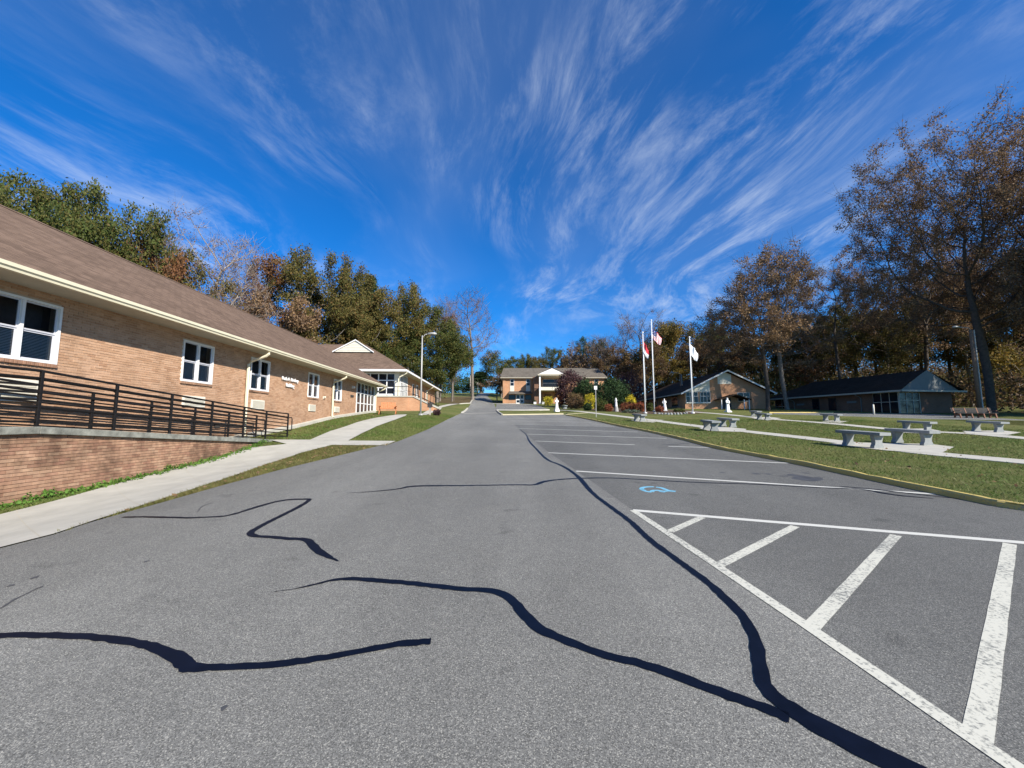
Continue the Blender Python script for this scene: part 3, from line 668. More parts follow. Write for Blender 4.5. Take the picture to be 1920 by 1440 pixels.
# ------------------------------------------------------------------ the long brick building on the left
B1_ANG = math.atan(.0484)
b1 = thing('brick_building', 'long single-storey tan brick building with brown shingle roof behind the ramp', 'building', (-10.5, 0, 0), B1_ANG)
def b1w(x, y):       # local to world
    c, s = math.cos(B1_ANG), math.sin(B1_ANG); return (-10.5 + c * x - s * y, s * x + c * y)
EAVE, ROOF_K, RIDGE_X, B1_END = 4.5, .607, -5.4, 34.3
wins = [(7.65, 9.17), (12.87, 14.3), (16.54, 17.95), (21.75, 23.1), (25.25, 26.6), (3.2, 4.7)]
units = [(7.75, 8.85, 1.92, 2.42), (13.0, 14.0, 1.98, 2.36), (16.72, 17.65, 2.02, 2.42), (21.95, 22.75, 2.05, 2.43), (25.5, 26.3, 2.07, 2.44)]
holes = [(a, b, 2.84, 4.25) for a, b in wins] + [(29.5, 34.3, 0, 4.6)]
mb = MB()                                     # the mortar face the bricks stand proud of, with its openings cut out
ycuts = sorted({-2., B1_END} | {v for h in holes for v in h[:2]})
for a, b in zip(ycuts[:-1], ycuts[1:]):
    m_ = (a + b) / 2; hs = [h for h in holes if h[0] < m_ < h[1]]
    segs = [(-.6, 4.52)] if not hs else ([(-.6, 2.84), (4.25, 4.52)] if hs[0][2] > 1 else [(-.6, 1.95)])
    for c, d in segs: mb.box(-.25, -.010, a, b, c, d)
wall1 = mb.build('wall', 'mortar', b1)
cells = brick_cells(-1.5, 29.5, lambda y: .15 if y < 15.5 else Tf(*b1w(0, y)) - .1, lambda y: 4.5, holes)
brick_wall(wall1, cells, 0., 'brick_tan', near=(10.6, 2.3), seed=2)
for a, b in wins: sash_window(b1, 0., a, b, 2.84, 4.25)
for a, b, c, d in units:
    u = MB().box(-.02, .05, a, b, c, d).build('wall_unit', 'white_siding', b1, bevel=.01)
    g = MB(); z = c + .05
    while z < d - .05: g.box(.05, .058, a + .06, b - .06, z, z + .018); z += .04
    g.build('grille', 'soffit', u)
MB().box(.0, .06, 14.6, 14.85, 1.25, 1.42).build('vent', 'dark_trim', b1)
fd = MB(); ys = np.arange(15.2, 34.4, .5)      # pale foundation strip along the grass
for a, b in zip(ys[:-1], ys[1:]):
    za, zb = Tf(*b1w(.1, a)), Tf(*b1w(.1, b))
    fd.add([(0, a, za - .3), (.16, a, za - .3), (.16, b, zb - .3), (0, b, zb - .3), (0, a, za + .17), (.16, a, za + .13), (.16, b, zb + .13), (0, b, zb + .17)],
           [(4, 5, 6, 7), (1, 2, 6, 5), (0, 1, 5, 4), (2, 3, 7, 6)])
fd.build('foundation', 'concrete', b1)
wall_grid(b1, .0, 29.55, 33.95, 2.0, 4.5, 5, (0, .34, .68, 1), .07)
MB().box(-.1, .1, 29.5, 34.1, 1.7, 2.0).build('window_base', 'cream_trim', b1)
MB().box(-.2, .12, 33.95, 34.25, 1.5, 4.5).build('corner_post', 'cream_trim', b1)
MB().box(-.25, -.06, 29.5, 34.2, 1.5, 4.5).build('back_wall', 'interior', b1)
# roof: two shingled slopes, ridge cap, soffit, gutter
EX = .85; zr = 4.62 + ROOF_K * (EX - RIDGE_X)
rf = MB(); th = .07
rf.prism([(EX, 4.62), (RIDGE_X, zr), (2 * RIDGE_X - EX, 4.62), (2 * RIDGE_X - EX, 4.62 - th), (RIDGE_X, zr - th), (EX, 4.62 - th)], 'y', -3, B1_END + .35)
roof1 = rf.build('roof', 'shingle_brown', b1, uv=True)
MB().prism([(RIDGE_X + .16, zr - .075), (RIDGE_X, zr + .03), (RIDGE_X - .16, zr - .075), (RIDGE_X, zr - .02)], 'y', -3, B1_END + .36).build('ridge_cap', 'shingle_brown', roof1, uv=True)
MB().prism([(EX - .02, 4.57 - .1), (RIDGE_X, zr - .1), (2 * RIDGE_X - EX + .02, 4.47), (2 * RIDGE_X - EX + .02, 4.32), (RIDGE_X, zr - .26), (EX - .02, 4.31)], 'y', B1_END + .26, B1_END + .34).build('rake_board', 'cream_trim', roof1)
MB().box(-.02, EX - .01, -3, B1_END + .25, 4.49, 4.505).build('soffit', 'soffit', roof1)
MB().prism([(-.02, 4.4), (RIDGE_X, zr - .3), (2 * RIDGE_X, 4.4), (2 * RIDGE_X, 1), (-.02, 1)], 'y', B1_END - .1, B1_END).build('gable_wall', 'brick_far', b1, uv=True)
MB().box(2 * RIDGE_X, 2 * RIDGE_X + .2, -2, B1_END - .1, .5, 4.5).build('rear_wall', 'brick_far', b1, uv=True)
gut = MB(); gut.prism([(EX, 4.475), (EX + .075, 4.475), (EX + .085, 4.52), (EX + .12, 4.55), (EX + .125, 4.625), (EX + .11, 4.625), (EX + .10, 4.57), (EX + .02, 4.50), (EX + .015, 4.615), (EX, 4.615)], 'y', -3, B1_END + .35)
gut.build('gutter', 'cream_trim', b1)
def downspout(parent, y, zend, x=EX + .06, zt=4.45, xw=.10):
    P = [(x, y, zt), (x, y, zt - .10), (x - .12, y, zt - .2), (xw + .12, y, zt - .42), (xw, y, zt - .56), (xw, y, zend + .1), (xw + .1, y, zend)]
    d = MB().tube(P, .06, 6).build('downspout', 'cream_trim', parent); return d
for y in (16.25, 25.0, 34.05): downspout(b1, y, Tf(*b1w(.2, y)) + .1)
sg = text_mesh('Ruth A. Lindsey', .25, .02, b1, 'white_trim', (.06, 19.75, 3.53), (math.pi / 2, 0, math.pi / 2))
text_mesh('Building', .25, .02, b1, 'white_trim', (.06, 19.75, 3.22), (math.pi / 2, 0, math.pi / 2))
MB().box(.0, .05, 28.3, 28.85, 3.25, 3.4).build('plaque', 'dark_trim', b1)
lp = MB().box(.0, .06, 28.55, 28.7, 3.9, 4.08); lp.ball((.13, 28.62, 3.98), .09, 8); lp.build('wall_lamp', 'white_trim', b1)
lp = MB().box(.0, .05, 23.75, 23.9, 2.86, 3.0); lp.ball((.1, 23.82, 2.95), .06, 8); lp.build('wall_lamp', 'white_siding', b1)

# ------------------------------------------------------------------ ramp with its brick retaining wall
RX = 1.65
def slab_z(y): return 1.39 if y < 7.4 else 1.39 - (y - 7.4) * (1.39 - .72) / (15.9 - 7.4)
ramp = thing('access_ramp', 'raised concrete access ramp on a stained brick retaining wall beside the long building', 'ramp', (-10.5, 0, 0), B1_ANG)
for a, b in ((1.5, 7.4), (7.4, 15.9)):
    za, zb = slab_z(a), slab_z(b); s = MB()
    s.add([(.17, a, za - .14), (RX + .13, a, za - .14), (RX + .13, b, zb - .14), (.17, b, zb - .14), (.17, a, za), (RX + .13, a, za), (RX + .13, b, zb), (.17, b, zb)], list(map(tuple, CUBE_F)))
    s.build('slab', 'concrete_old', ramp, bevel=.012)
rw = MB(); rw.prism([(1.5, -.8), (15.2, -.8), (15.2, slab_z(15.2) - .142), (7.4, slab_z(7.4) - .142), (1.5, slab_z(1.5) - .142)], 'x', .3, RX + .028)
rwall = rw.build('retaining_wall', 'mortar_dark', ramp)
cells = brick_cells(3.2, 15.2, lambda y: Tf(*b1w(RX, y)) - .12, lambda y: slab_z(y) - .146)
brick_wall(rwall, cells, RX + .04, 'brick_red', depth=.06, proud=.004, near=(7.0, .6), seed=3)
def railing(x, y_posts, label, hr, gap):
    r = thing('ramp_railing', label, 'railing', (-10.5, 0, 0), B1_ANG)
    y0, y1 = y_posts[0], y_posts[-1]
    for y in y_posts:
        z = slab_z(min(y, 15.9)) if y <= 15.9 else slab_z(15.9) - (y - 15.9) * .03
        MB().box(x - .025, x + .025, y - .025, y + .025, z - .02, z + hr).build('post', 'black_metal', r, bevel=.004)
    def zz(y): return slab_z(min(y, 15.9))
    for k in range(8):
        h = hr - k * gap if k else hr
        if h < .05: continue
        pts = [(x, y0, zz(y0) + h)] + ([(x, 7.4, zz(7.4) + h)] if y0 < 7.4 < y1 else []) + ([(x, y_posts[-2], zz(y_posts[-2]) + h)] if k == 0 else []) + [(x, y1, zz(y1) + h)]
        MB().tube(pts, .026 if k in (0,) else .019, 6).build('rail', 'black_metal', r)
    h = hr - .16; xo = x - .07 if x > 1 else x + .07            # round handrail on brackets, looped at its foot
    pts = [(xo, y0, zz(y0) + h)] + ([(xo, 7.4, zz(7.4) + h)] if y0 < 7.4 else []) + [(xo, y1, zz(y1) + h), (xo, y1 + .42, zz(y1) + h), (xo, y1 + .47, zz(y1) + h - .06), (xo, y1 + .47, zz(y1) + .42), (xo, y1 + .42, zz(y1) + .36), (xo, y1, zz(y1) + .36)]
    hd = MB().tube(pts, .021, 8).build('handrail', 'black_metal', r, smooth=True)
    for y in y_posts: MB().tube([(x, y, zz(y) + h - .05), (xo, y, zz(y) + h - .01)], .009, 5).build('bracket', 'black_metal', hd)
    return r
railing(RX + .02, [1.9, 4.6, 7.42, 8.95, 10.52, 12.07, 13.64, 15.0, 16.6], 'outer black metal railing along the open edge of the access ramp', 1.08, .14)
railing(.36, [2.4, 5.0, 7.8, 9.75, 11.45, 13.15, 14.85, 16.6], 'inner black metal railing of the access ramp, nearest the building wall', 1.0, .13)

# ------------------------------------------------------------------ second building on the left, hipped roof with a small white gable
b2 = thing('brick_building', 'tan brick building with hipped brown roof and small white gablet behind the street lamp', 'building', (-9.58 - .0484 * 42, 42, 0), B1_ANG)
E2 = 7.1; HW = 6.6; RZ = E2 + .61 * HW; LEN = 28.5; LX = -30
mb = MB()
P = (-HW, HW, RZ)
mb.poly([(0, 0, E2), P, (LX, HW, RZ), (LX, 0, E2)][::-1]); mb.poly([(0, 0, E2), (0, LEN, E2), (-HW, LEN - HW, RZ), P])
mb.poly([(0, LEN, E2), (-2 * HW, LEN, E2), (-HW, LEN - HW, RZ)]); mb.poly([(-2 * HW, LEN, E2), (-2 * HW, 2 * HW, E2), P, (-HW, LEN - HW, RZ)]); mb.poly([(-2 * HW, 2 * HW, E2), (LX, 2 * HW, E2), (LX, HW, RZ), P])
roof2 = mb.build('roof', 'shingle_brown', b2, uv=True)
gz0, gz1, gx0, gx1, gy = 9.72, 11.05, -9.45, -5.0, 4.0; gxm = -7.0
gb = MB(); gb.poly([(gx0, gy, gz0), (gx1, gy, gz0), (gxm, gy, gz1)]); gab = gb.build('gablet', 'white_siding', roof2)
for k in range(1, 7):
    f = k / 7; z = gz0 + (gz1 - gz0) * f; a = gx0 + (gxm - gx0) * f + .12; b = gx1 + (gxm - gx1) * f - .12
    if b > a: MB().box(a, b, gy - .025, gy, z - .012, z).build('siding_board', 'soffit', gab)
for a, b in (((gx0 - .2, gz0 - .08), (gxm, gz1 + .05)), ((gx1 + .2, gz0 - .08), (gxm, gz1 + .05))):
    MB().add([(a[0], gy - .12, a[1]), (b[0], gy - .12, b[1]), (b[0], gy - .12, b[1] + .14), (a[0], gy - .12, a[1] + .14), (a[0], gy + .05, a[1]), (b[0], gy + .05, b[1]), (b[0], gy + .05, b[1] + .14), (a[0], gy + .05, a[1] + .14)], list(map(tuple, CUBE_F)) ).build('rake_board', 'white_trim', gab)
gr = MB(); gr.poly([(gx0 - .2, gy - .1, gz0 + .06), (gxm, gy - .1, gz1 + .2), (gxm, 8, gz1 + .2), (gx0 - .2, 8, gz0 + .06)]); gr.poly([(gx1 + .2, gy - .1, gz0 + .06), (gx1 + .2, 8, gz0 + .06), (gxm, 8, gz1 + .2), (gxm, gy - .1, gz1 + .2)])
gr.build('gablet_roof', 'shingle_brown', roof2, uv=True)
MB().box(LX, 0, -.06, 0, E2 - .2, E2 + .02).build('front_fascia', 'white_trim', roof2); MB().box(-.001, .06, -.06, LEN, E2 - .2, E2 + .02).build('side_fascia', 'white_trim', roof2)
sf = MB(); sf.box(LX, 0, 0, 1.2, E2 - .2, E2 - .17); sf.box(-1.1, 0, 1.2, LEN, E2 - .2, E2 - .17); sf.build('soffit', 'soffit', roof2)
WX, WY = -1.0, 1.1; fl = 4.05
MB().box(WX - .2, WX, 5.2, LEN - .8, 2.5, E2 - .19).build('side_wall', 'brick_far', b2, uv=True)
MB().box(LX, WX - .3, WY + .3, WY + .5, 2.5, E2 - .19).build('front_wall', 'interior', b2)
MB().box(WX - .45, WX + .02, WY - .05, WY + .42, 2.8, E2 - .19).build('corner_pier', 'white_siding', b2)
def front_grid(parent, x0, x1, y, z0, z1, cols, rows, bar=.1, m='white_trim', name='window_wall', glass='glass_dark'):
    """glazed wall facing local -y"""
    f_ = MB(); f_.box(x0, x1, y - .05, y + .05, z1 - bar, z1); f_.box(x0, x1, y - .05, y + .05, z0, z0 + bar)
    for x in (x0, x1 - bar): f_.box(x, x + bar, y - .05, y + .05, z0 + bar, z1 - bar)
    f = f_.build(name, m, parent)
    xs = [x0 + (x1 - x0) * k / cols for k in range(cols + 1)]; zs = [z0 + (z1 - z0) * r_ for r_ in rows]
    for x in xs[1:-1]: MB().box(x - bar / 2, x + bar / 2, y - .045, y + .045, z0 + bar, z1 - bar).build('mullion', m, f)
    for z in zs[1:-1]: MB().box(x0 + bar, x1 - bar, y - .04, y + .04, z - bar / 2, z + bar / 2).build('transom', m, f)
    for i in range(cols):
        for k in range(len(zs) - 1): MB().quad((xs[i], y, zs[k]), (xs[i + 1], y, zs[k]), (xs[i + 1], y, zs[k + 1]), (xs[i], y, zs[k + 1])).build('pane', glass, f)
    return f
front_grid(b2, WX - 6.0, WX - .45, WY + .1, fl + .35, E2 - .25, 6, (0, .33, .66, 1), .11)
MB().box(WX - 8, WX - .45, WY - .02, WY + .3, fl - .6, fl + .35).build('window_base', 'white_siding', b2)
wall_grid(b2, WX + .02, WY + .5, 5.2, fl + .1, E2 - .25, 5, (0, .3, .65, 1), .09)
for a, b, z in ((8.2, 9.1, 4.2), (14, 15, 4.6), (18.5, 19.5, 4.9)):
    w = MB().box(WX, WX + .05, a, b, z, 6.3).build('window', 'white_trim', b2); MB().box(WX + .05, WX + .056, a + .1, b - .1, z + .1, 6.2).build('pane', 'glass_dark', w)
d2 = MB().box(WX, WX + .05, 10.6, 11.7, 4.15, 6.4).build('door', 'white_trim', b2); MB().box(WX + .05, WX + .056, 10.75, 11.55, 5.1, 6.25).build('pane', 'glass_dark', d2)
for y in (.4, 19): 
    MB().tube([(.0, y, E2 - .2), (-.05, y, E2 - .35), (WX + .2, y, E2 - .8), (WX + .1, y, E2 - 1.0), (WX + .1, y, 3.2 + y * .03)], .07, 6).build('downspout', 'cream_trim', b2)
# its brick terrace and stair
x0t, y0t = G(700, 769); 
tr_ = thing('brick_terrace', 'low stained brick terrace wall with stair below the hip-roofed building', 'terrace', (-10.3, 38.2, 0), B1_ANG)
MB().box(-6, 0, 0, 4.6, 1.8, 3.85).build('wall', 'brick_far', tr_, uv=True); MB().box(-6, .06, -.06, 4.6, 3.85, 3.97).build('coping', 'concrete', tr_)
sw = MB(); sw.prism([(.001, 1.8), (.001, 3.85), (.5, 3.85), (2.9, 2.72), (2.9, 1.8)], 'y', .05, 1.5); sw.build('stair_wall', 'brick_far', tr_, uv=True)
MB().prism([(.06, 3.852), (.06, 3.97), (.52, 3.97), (2.95, 2.83), (2.95, 2.70), (.5, 3.852)], 'y', -.02, 1.55).build('stair_coping', 'concrete', tr_)
for yr in (.08, 1.42):
    rl_ = MB(); rl_.tube([(.1, yr, 4.85), (.5, yr, 4.85), (2.9, yr, 3.72)], .03, 6); rl_.tube([(.1, yr, 4.15), (.5, yr, 4.15), (2.9, yr, 3.02)], .025, 6)
    for k in range(10):
        x = .12 + k * .3; z = 4.85 - max(0, x - .5) * .47; rl_.tube([(x, yr, z - .9), (x, yr, z)], .02, 5)
    rl_.build('stair_rail', 'black_metal', tr_)
rl_ = MB(); rl_.tube([(-3.2, .1, 4.9), (0, .1, 4.9), (0, 1.1, 4.9)], .03, 6); rl_.tube([(-3.2, .1, 4.45), (0, .1, 4.45), (0, 1.1, 4.45)], .02, 6)
for x in (-3.2, -2.1, -1.05, 0): rl_.tube([(x, .1, 3.95), (x, .1, 4.9)], .025, 5)
rl_.build('terrace_rail', 'black_metal', tr_)

# ------------------------------------------------------------------ two-storey building at the top of the lot
fz = 5.4; FY = 88.
b3 = thing('brick_building', 'two-storey brick building with white-columned portico at the far end of the lot', 'building', (0, FY, fz))
XL, XR, EH = -1.95, 21.1, 5.95
MB().box(XL, XR, 0, 9, -1.5, EH).build('wall', 'brick_far', b3, uv=True)
rm = MB(); o_ = .7; rh = 2.85
rm.poly([(XL - o_, -o_, EH), (XR + o_, -o_, EH), (XR - .4, 4.5, EH + rh), (XL - .1, 4.5, EH + rh)]); rm.poly([(XR + o_, 9 + o_, EH), (XL - o_, 9 + o_, EH), (XL - .1, 4.5, EH + rh), (XR - .4, 4.5, EH + rh)])
rm.poly([(XL - o_, -o_, EH), (XL - .1, 4.5, EH + rh), (XL - o_, 9 + o_, EH)]); rm.poly([(XR + o_, -o_, EH), (XR + o_, 9 + o_, EH), (XR - .4, 4.5, EH + rh)])
roof3 = rm.build('roof', 'shingle_grey', b3, uv=True)
MB().box(XL - o_, XR + o_, -o_, 9 + o_, EH - .16, EH - .01).build('fascia', 'soffit', roof3)
MB().box(XL - .15, XL + .45, -.12, 0, -.5, EH - .17).build('corner_pier', 'brick_far', b3, uv=True)
def fwin(x0, x1, z0, z1, m='glass_dark', cols=1):
    w = MB().box(x0, x1, -.06, 0, z0, z1).build('window', 'white_trim', b3)
    zm = (z0 + z1) / 2
    for a, b in ((z0 + .07, zm - .04), (zm + .04, z1 - .07)): MB().box(x0 + .07, x1 - .07, -.075, -.06, a, b).build('pane', m, w)
    return w
for px in (960.3, 990.3, 1119, 1090):
    x = (px - 960) / 723 * 88 ; fwin(x - .45, x + .45, 4.05, 5.6); MB().box(x - .47, x + .47, -.05, 0, 2.8, 4.05).build('spandrel_panel', 'white_siding', b3)
aw = MB(); aw.add([(-.6, 0, 2.85), (4.3, 0, 2.85), (4.6, -1.3, 2.25), (-.8, -1.3, 2.25), (-.8, -1.3, 2.1), (4.6, -1.3, 2.1)], [(0, 1, 2, 3), (3, 2, 5, 4)])
aw.build('awning', 'shingle_grey', b3, uv=True)
dr = MB().box(.9, 2.75, -.08, 0, -.05, 2.12).build('double_door', 'white_trim', b3)
for a in (1.05, 1.95):
    for c, d in ((.25, .8), (1.15, 1.95)): MB().box(a, a + .65, -.095, -.08, c, d).build('pane', 'glass_dark', dr)
for a, b in ((-.75, .75), (3.0, 4.4)):
    w = MB().box(a, b, -.07, 0, .85, 2.0).build('window', 'dark_trim', b3); MB().box(a + .08, b - .08, -.08, -.07, .93, 1.92).build('pane', 'glass_dark', w)
# portico
pr = 4.0; cx0, cx1 = 6.1, 11.35
for x in (cx0, cx1): 
    c = MB(); c.box(x - .16, x + .16, -pr - .16, -pr + .16, -.25, 5.9); c.box(x - .24, x + .24, -pr - .24, -pr + .24, -.25, .02); c.box(x - .22, x + .22, -pr - .22, -pr + .22, 5.7, 5.95); c.build('column', 'white_trim', b3)
bal = MB().box(cx0 - .16, cx1 + .16, -pr - .05, 0, 2.75, 3.45).build('balcony_slab', 'white_siding', b3)
rl_ = MB(); rl_.box(cx0, cx1, -pr + .1, -pr + .16, 4.3, 4.38)
for k in range(26): x = cx0 + .2 * k + .1; rl_.box(x - .02, x + .02, -pr + .11, -pr + .15, 3.45, 4.3)
rl_.build('balcony_rail', 'dark_trim', bal)
MB().box(cx0 - .5, cx1 + .5, -pr - .5, 0, 5.95, 6.3).build('portico_beam', 'soffit', b3)
pg = MB(); pg.poly([(cx0 - .25, -pr - .4, 6.32), (cx1 + .25, -pr - .4, 6.32), ((cx0 + cx1) / 2, -pr - .4, 7.55)]); ped = pg.build('pediment', 'white_trim', b3)
pr_ = MB(); xm = (cx0 + cx1) / 2; pr_.poly([(cx0 - .5, -pr - .5, 6.28), (xm, -pr - .5, 7.7), (xm, 4, 7.7), (cx0 - .5, 2, 6.28)]); pr_.poly([(cx1 + .5, -pr - .5, 6.28), (cx1 + .5, 2, 6.28), (xm, 4, 7.7), (xm, -pr - .5, 7.7)])
pr_.build('portico_roof', 'shingle_grey', b3, uv=True)
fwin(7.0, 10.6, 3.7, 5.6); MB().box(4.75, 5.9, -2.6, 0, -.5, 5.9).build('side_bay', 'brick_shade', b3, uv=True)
MB().box(7.4, 8.9, -.06, 0, -.1, 2.2).build('entrance_door', 'brown_wood', b3)

# ------------------------------------------------------------------ gabled brick building on the right
gz = 3.35
b4 = thing('brick_building', 'gabled brick building with white gable panel and tree shadows behind the flagpoles', 'building', (0, 58, gz), -math.atan(.03))
GX0, GX1, GE, GA, GL = 25.7, 37.8, 2.55, 5.5, 28.0; gm = 31.75
MB().prism([(GX0, -1.5), (GX1, -1.5), (GX1, GE), (gm, GA - .1), (GX0, GE)], 'y', 0, GL).build('wall', 'brick_far', b4, uv=True)
rm = MB(); th = .12
rm.prism([(GX0 - .8, GE - .32), (gm, GA + .1), (GX1 + .8, GE - .32), (GX1 + .8, GE - .32 - th), (gm, GA + .1 - th), (GX0 - .8, GE - .32 - th)], 'y', -.75, GL + .6)
roof4 = rm.build('roof', 'shingle_dark', b4, uv=True)
for s, xe in ((-1, GX0 - .85), (1, GX1 + .85)):
    a, b = (xe, GE - .36), (gm, GA + .12)
    MB().add([(a[0], -.83, a[1] - .2), (b[0], -.83, b[1] - .2), (b[0], -.83, b[1] + .02), (a[0], -.83, a[1] + .02), (a[0], -.76, a[1] - .2), (b[0], -.76, b[1] - .2), (b[0], -.76, b[1] + .02), (a[0], -.76, a[1] + .02)], list(map(tuple, CUBE_F))).build('rake_board', 'white_trim', roof4)
MB().box(GX0 - .92, GX0 - .8, -.75, GL + .6, GE - .5, GE - .34).build('gutter', 'soffit', roof4)
MB().poly([(GX0 + .1, -.02, GE - .1), (29.4, -.02, GE - .1), (29.4, -.02, 4.25), (GX0 + .1, -.02, GE + .1)]).build('gable_panel', 'white_siding', b4)
MB().poly([(30.6, -.02, 3.6), (32.6, -.02, 3.6), (32.6, -.02, 5.0), (gm, -.02, 5.32), (30.6, -.02, 4.8)]).build('gable_panel', 'white_siding', b4)
front_grid(b4, 25.85, 27.6, -.03, .85, 2.4, 3, (0, .6, 1), .04); front_grid(b4, 27.9, 29.4, -.03, .85, 2.4, 3, (0, .6, 1), .04); front_grid(b4, 33.4, 35.1, -.03, 1.0, 2.3, 2, (0, .5, 1), .04)
MB().box(25.8, 29.4, -.12, 0, .72, .85).build('sill', 'white_siding', b4)
pc = MB(); pc.prism([(29.9, 1.25), (32.2, 2.0), (34.4, 1.25), (34.4, 1.12), (32.2, 1.87), (29.9, 1.12)], 'y', -1.8, 0); pch = pc.build('porch_roof', 'shingle_dark', b4, uv=True)
for x in (30.2, 33.4, 34.1): MB().box(x - .05, x + .05, -1.7, -1.6, -.6, 1.2).build('porch_post', 'white_trim', b4)
MB().box(31.2, 32.4, -.05, 0, -.3, 1.5).build('door', 'dark_trim', b4)
for k in range(5):
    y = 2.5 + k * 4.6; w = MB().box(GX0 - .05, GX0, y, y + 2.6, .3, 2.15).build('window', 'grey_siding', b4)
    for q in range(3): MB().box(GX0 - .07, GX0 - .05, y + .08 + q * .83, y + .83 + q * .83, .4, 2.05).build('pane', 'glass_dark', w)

# ------------------------------------------------------------------ dark-roofed building far right
b5 = thing('brick_building', 'low brick building with dark roof and grey gable in the shade of the right trees', 'building', (43.5, 43, 2.25), math.atan(2.4 / 16.4))
HE, LN, WD = 2.62, 19., 8.8
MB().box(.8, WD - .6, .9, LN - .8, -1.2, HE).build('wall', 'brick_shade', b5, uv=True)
rm = MB(); xm = WD / 2; ra = HE + 2.5
rm.poly([(0, 0, HE + .08), (0, LN, HE + .08), (xm, LN - 4.4, ra), (xm, .5, ra)][::-1]); rm.poly([(WD, 0, HE + .08), (xm, .5, ra), (xm, LN - 4.4, ra), (WD, LN, HE + .08)][::-1]); rm.poly([(0, LN, HE + .08), (WD, LN, HE + .08), (xm, LN - 4.4, ra)][::-1])
roof5 = rm.build('roof', 'shingle_dark', b5, uv=True)
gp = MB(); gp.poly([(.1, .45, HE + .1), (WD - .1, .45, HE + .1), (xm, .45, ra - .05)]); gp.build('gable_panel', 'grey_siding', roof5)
MB().box(0, WD, 0, LN, HE - .02, HE + .07).build('soffit', 'dark_trim', roof5)
MB().box(-.1, 0, -.1, LN, HE - .1, HE + .09).build('gutter', 'soffit', roof5); MB().box(-.1, WD + .1, -.1, 0, HE - .1, HE + .09).build('front_fascia', 'soffit', roof5)
gf = front_grid(b5, .8, 3.6, .86, .05, HE - .1, 3, (0, .62, 1), .06, 'soffit')
lg = MB()
def left_grid(y0, y1, cols):
    f_ = MB().box(.74, .8, y0, y1, -.1, HE - .05).build('window_wall', 'soffit', b5)
    for k in range(cols):
        a = y0 + (y1 - y0) * k / cols + .05; b = y0 + (y1 - y0) * (k + 1) / cols - .05
        for c, d in ((0, 1.4), (1.48, HE - .12)): MB().box(.725, .74, a, b, c, d).build('pane', 'glass_dark', f_)
left_grid(.9, 3.6, 3); left_grid(15.6, 18.0, 2)
for y in (8.2, 10.6):
    w = MB().box(.75, .8, y, y + 1.1, .5, 2.3).build('window', 'dark_trim', b5); MB().box(.735, .75, y + .08, y + 1.02, .58, 2.22).build('pane', 'glass_dark', w)
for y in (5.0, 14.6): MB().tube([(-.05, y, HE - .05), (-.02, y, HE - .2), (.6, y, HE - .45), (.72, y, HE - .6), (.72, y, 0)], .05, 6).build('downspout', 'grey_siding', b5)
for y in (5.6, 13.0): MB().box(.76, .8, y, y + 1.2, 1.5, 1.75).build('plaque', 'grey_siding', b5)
# ------------------------------------------------------------------ trees grown by space colonisation
def grow(seed, h, crown, base, n_att=700, step=.5, kill=1.1, infl=7., lean=(0, 0), lumps=9, trunk_to=.55, low=.0):
    """crown = (rx, rz); returns node positions, parents"""
    r = np.random.default_rng(seed); rx, rz = crown; cz = h - rz
    # crown volume: a lumpy cluster of balls inside an ellipsoid
    cs = []
    for _ in range(lumps):
        a = r.random() * 2 * math.pi; e = r.random() * 1.7 - .7; q = .45 + .4 * r.random()
        cs.append((math.cos(a) * math.cos(e) * rx * q, math.sin(a) * math.cos(e) * rx * q, cz + math.sin(e) * rz * .72, rx * (.34 + .22 * r.random())))
    pts = []
    while len(pts) < n_att:
        c = cs[r.integers(len(cs))]; v = r.normal(size=3); v *= (r.random() ** (1 / 2.2)) / np.linalg.norm(v)
        p = np.array(c[:3]) + v * c[3]
        if p[2] > base and p[2] < h: pts.append(p)
    A = np.array(pts); A[:, 0] += lean[0] * (A[:, 2] / h) ** 2 * h; A[:, 1] += lean[1] * (A[:, 2] / h) ** 2 * h
    P = [np.zeros(3)]; par = [-1]; z = 0
    wob = r.normal(size=2) * .05
    while z < base + (h - base) * trunk_to * .5:
        z += step; wob = wob * .9 + r.normal(size=2) * .02
        q = P[-1] + np.array([wob[0] * step, wob[1] * step, step]); q[0] += lean[0] * 2 * (z / h) * step; q[1] += lean[1] * 2 * (z / h) * step
        P.append(q); par.append(len(P) - 2)
    P0 = np.array(P); d = np.linalg.norm(A[:, None] - P0[None], axis=2); near = d.argmin(1); nd = d.min(1); alive = np.ones(len(A), bool)
    for it in range(140):
        act = alive & (nd < (infl if it > 6 else 50))
        if not act.any(): break
        idx = np.where(act)[0]; dirs = A[idx] - np.array(P)[near[idx]]; dirs /= np.linalg.norm(dirs, axis=1)[:, None] + 1e-9
        acc = {}
        for k, v in zip(near[idx], dirs): acc[k] = acc.get(k, 0) + v
        new = []
        for k, v in acc.items():
            v = v / (np.linalg.norm(v) + 1e-9) + r.normal(size=3) * .16
            pv = P[k] - P[par[k]] if par[k] >= 0 else np.array([0, 0, 1.])
            v = v + .55 * pv / (np.linalg.norm(pv) + 1e-9); v /= np.linalg.norm(v)
            new.append((k, P[k] + v * step))
        s0 = len(P)
        for k, q in new: P.append(q); par.append(k)
        Q = np.array([q for _, q in new]); dn = np.linalg.norm(A[:, None] - Q[None], axis=2); m = dn.min(1); a = dn.argmin(1)
        up = m < nd; nd = np.where(up, m, nd); near = np.where(up, a + s0, near); alive &= nd > kill
    return np.array(P), np.array(par)
def radii(par, tip, expo, trunk_r):
    n = len(par); s = np.zeros(n); leaf = np.ones(n, bool); leaf[par[par >= 0]] = False
    s[leaf] = tip ** expo
    for i in range(n - 1, 0, -1): s[par[i]] += s[i]
    r = s ** (1 / expo); k = trunk_r / r[0]
    w = (r - tip) / (r[0] - tip + 1e-9); return r * (1 - w) + r * k * w, leaf
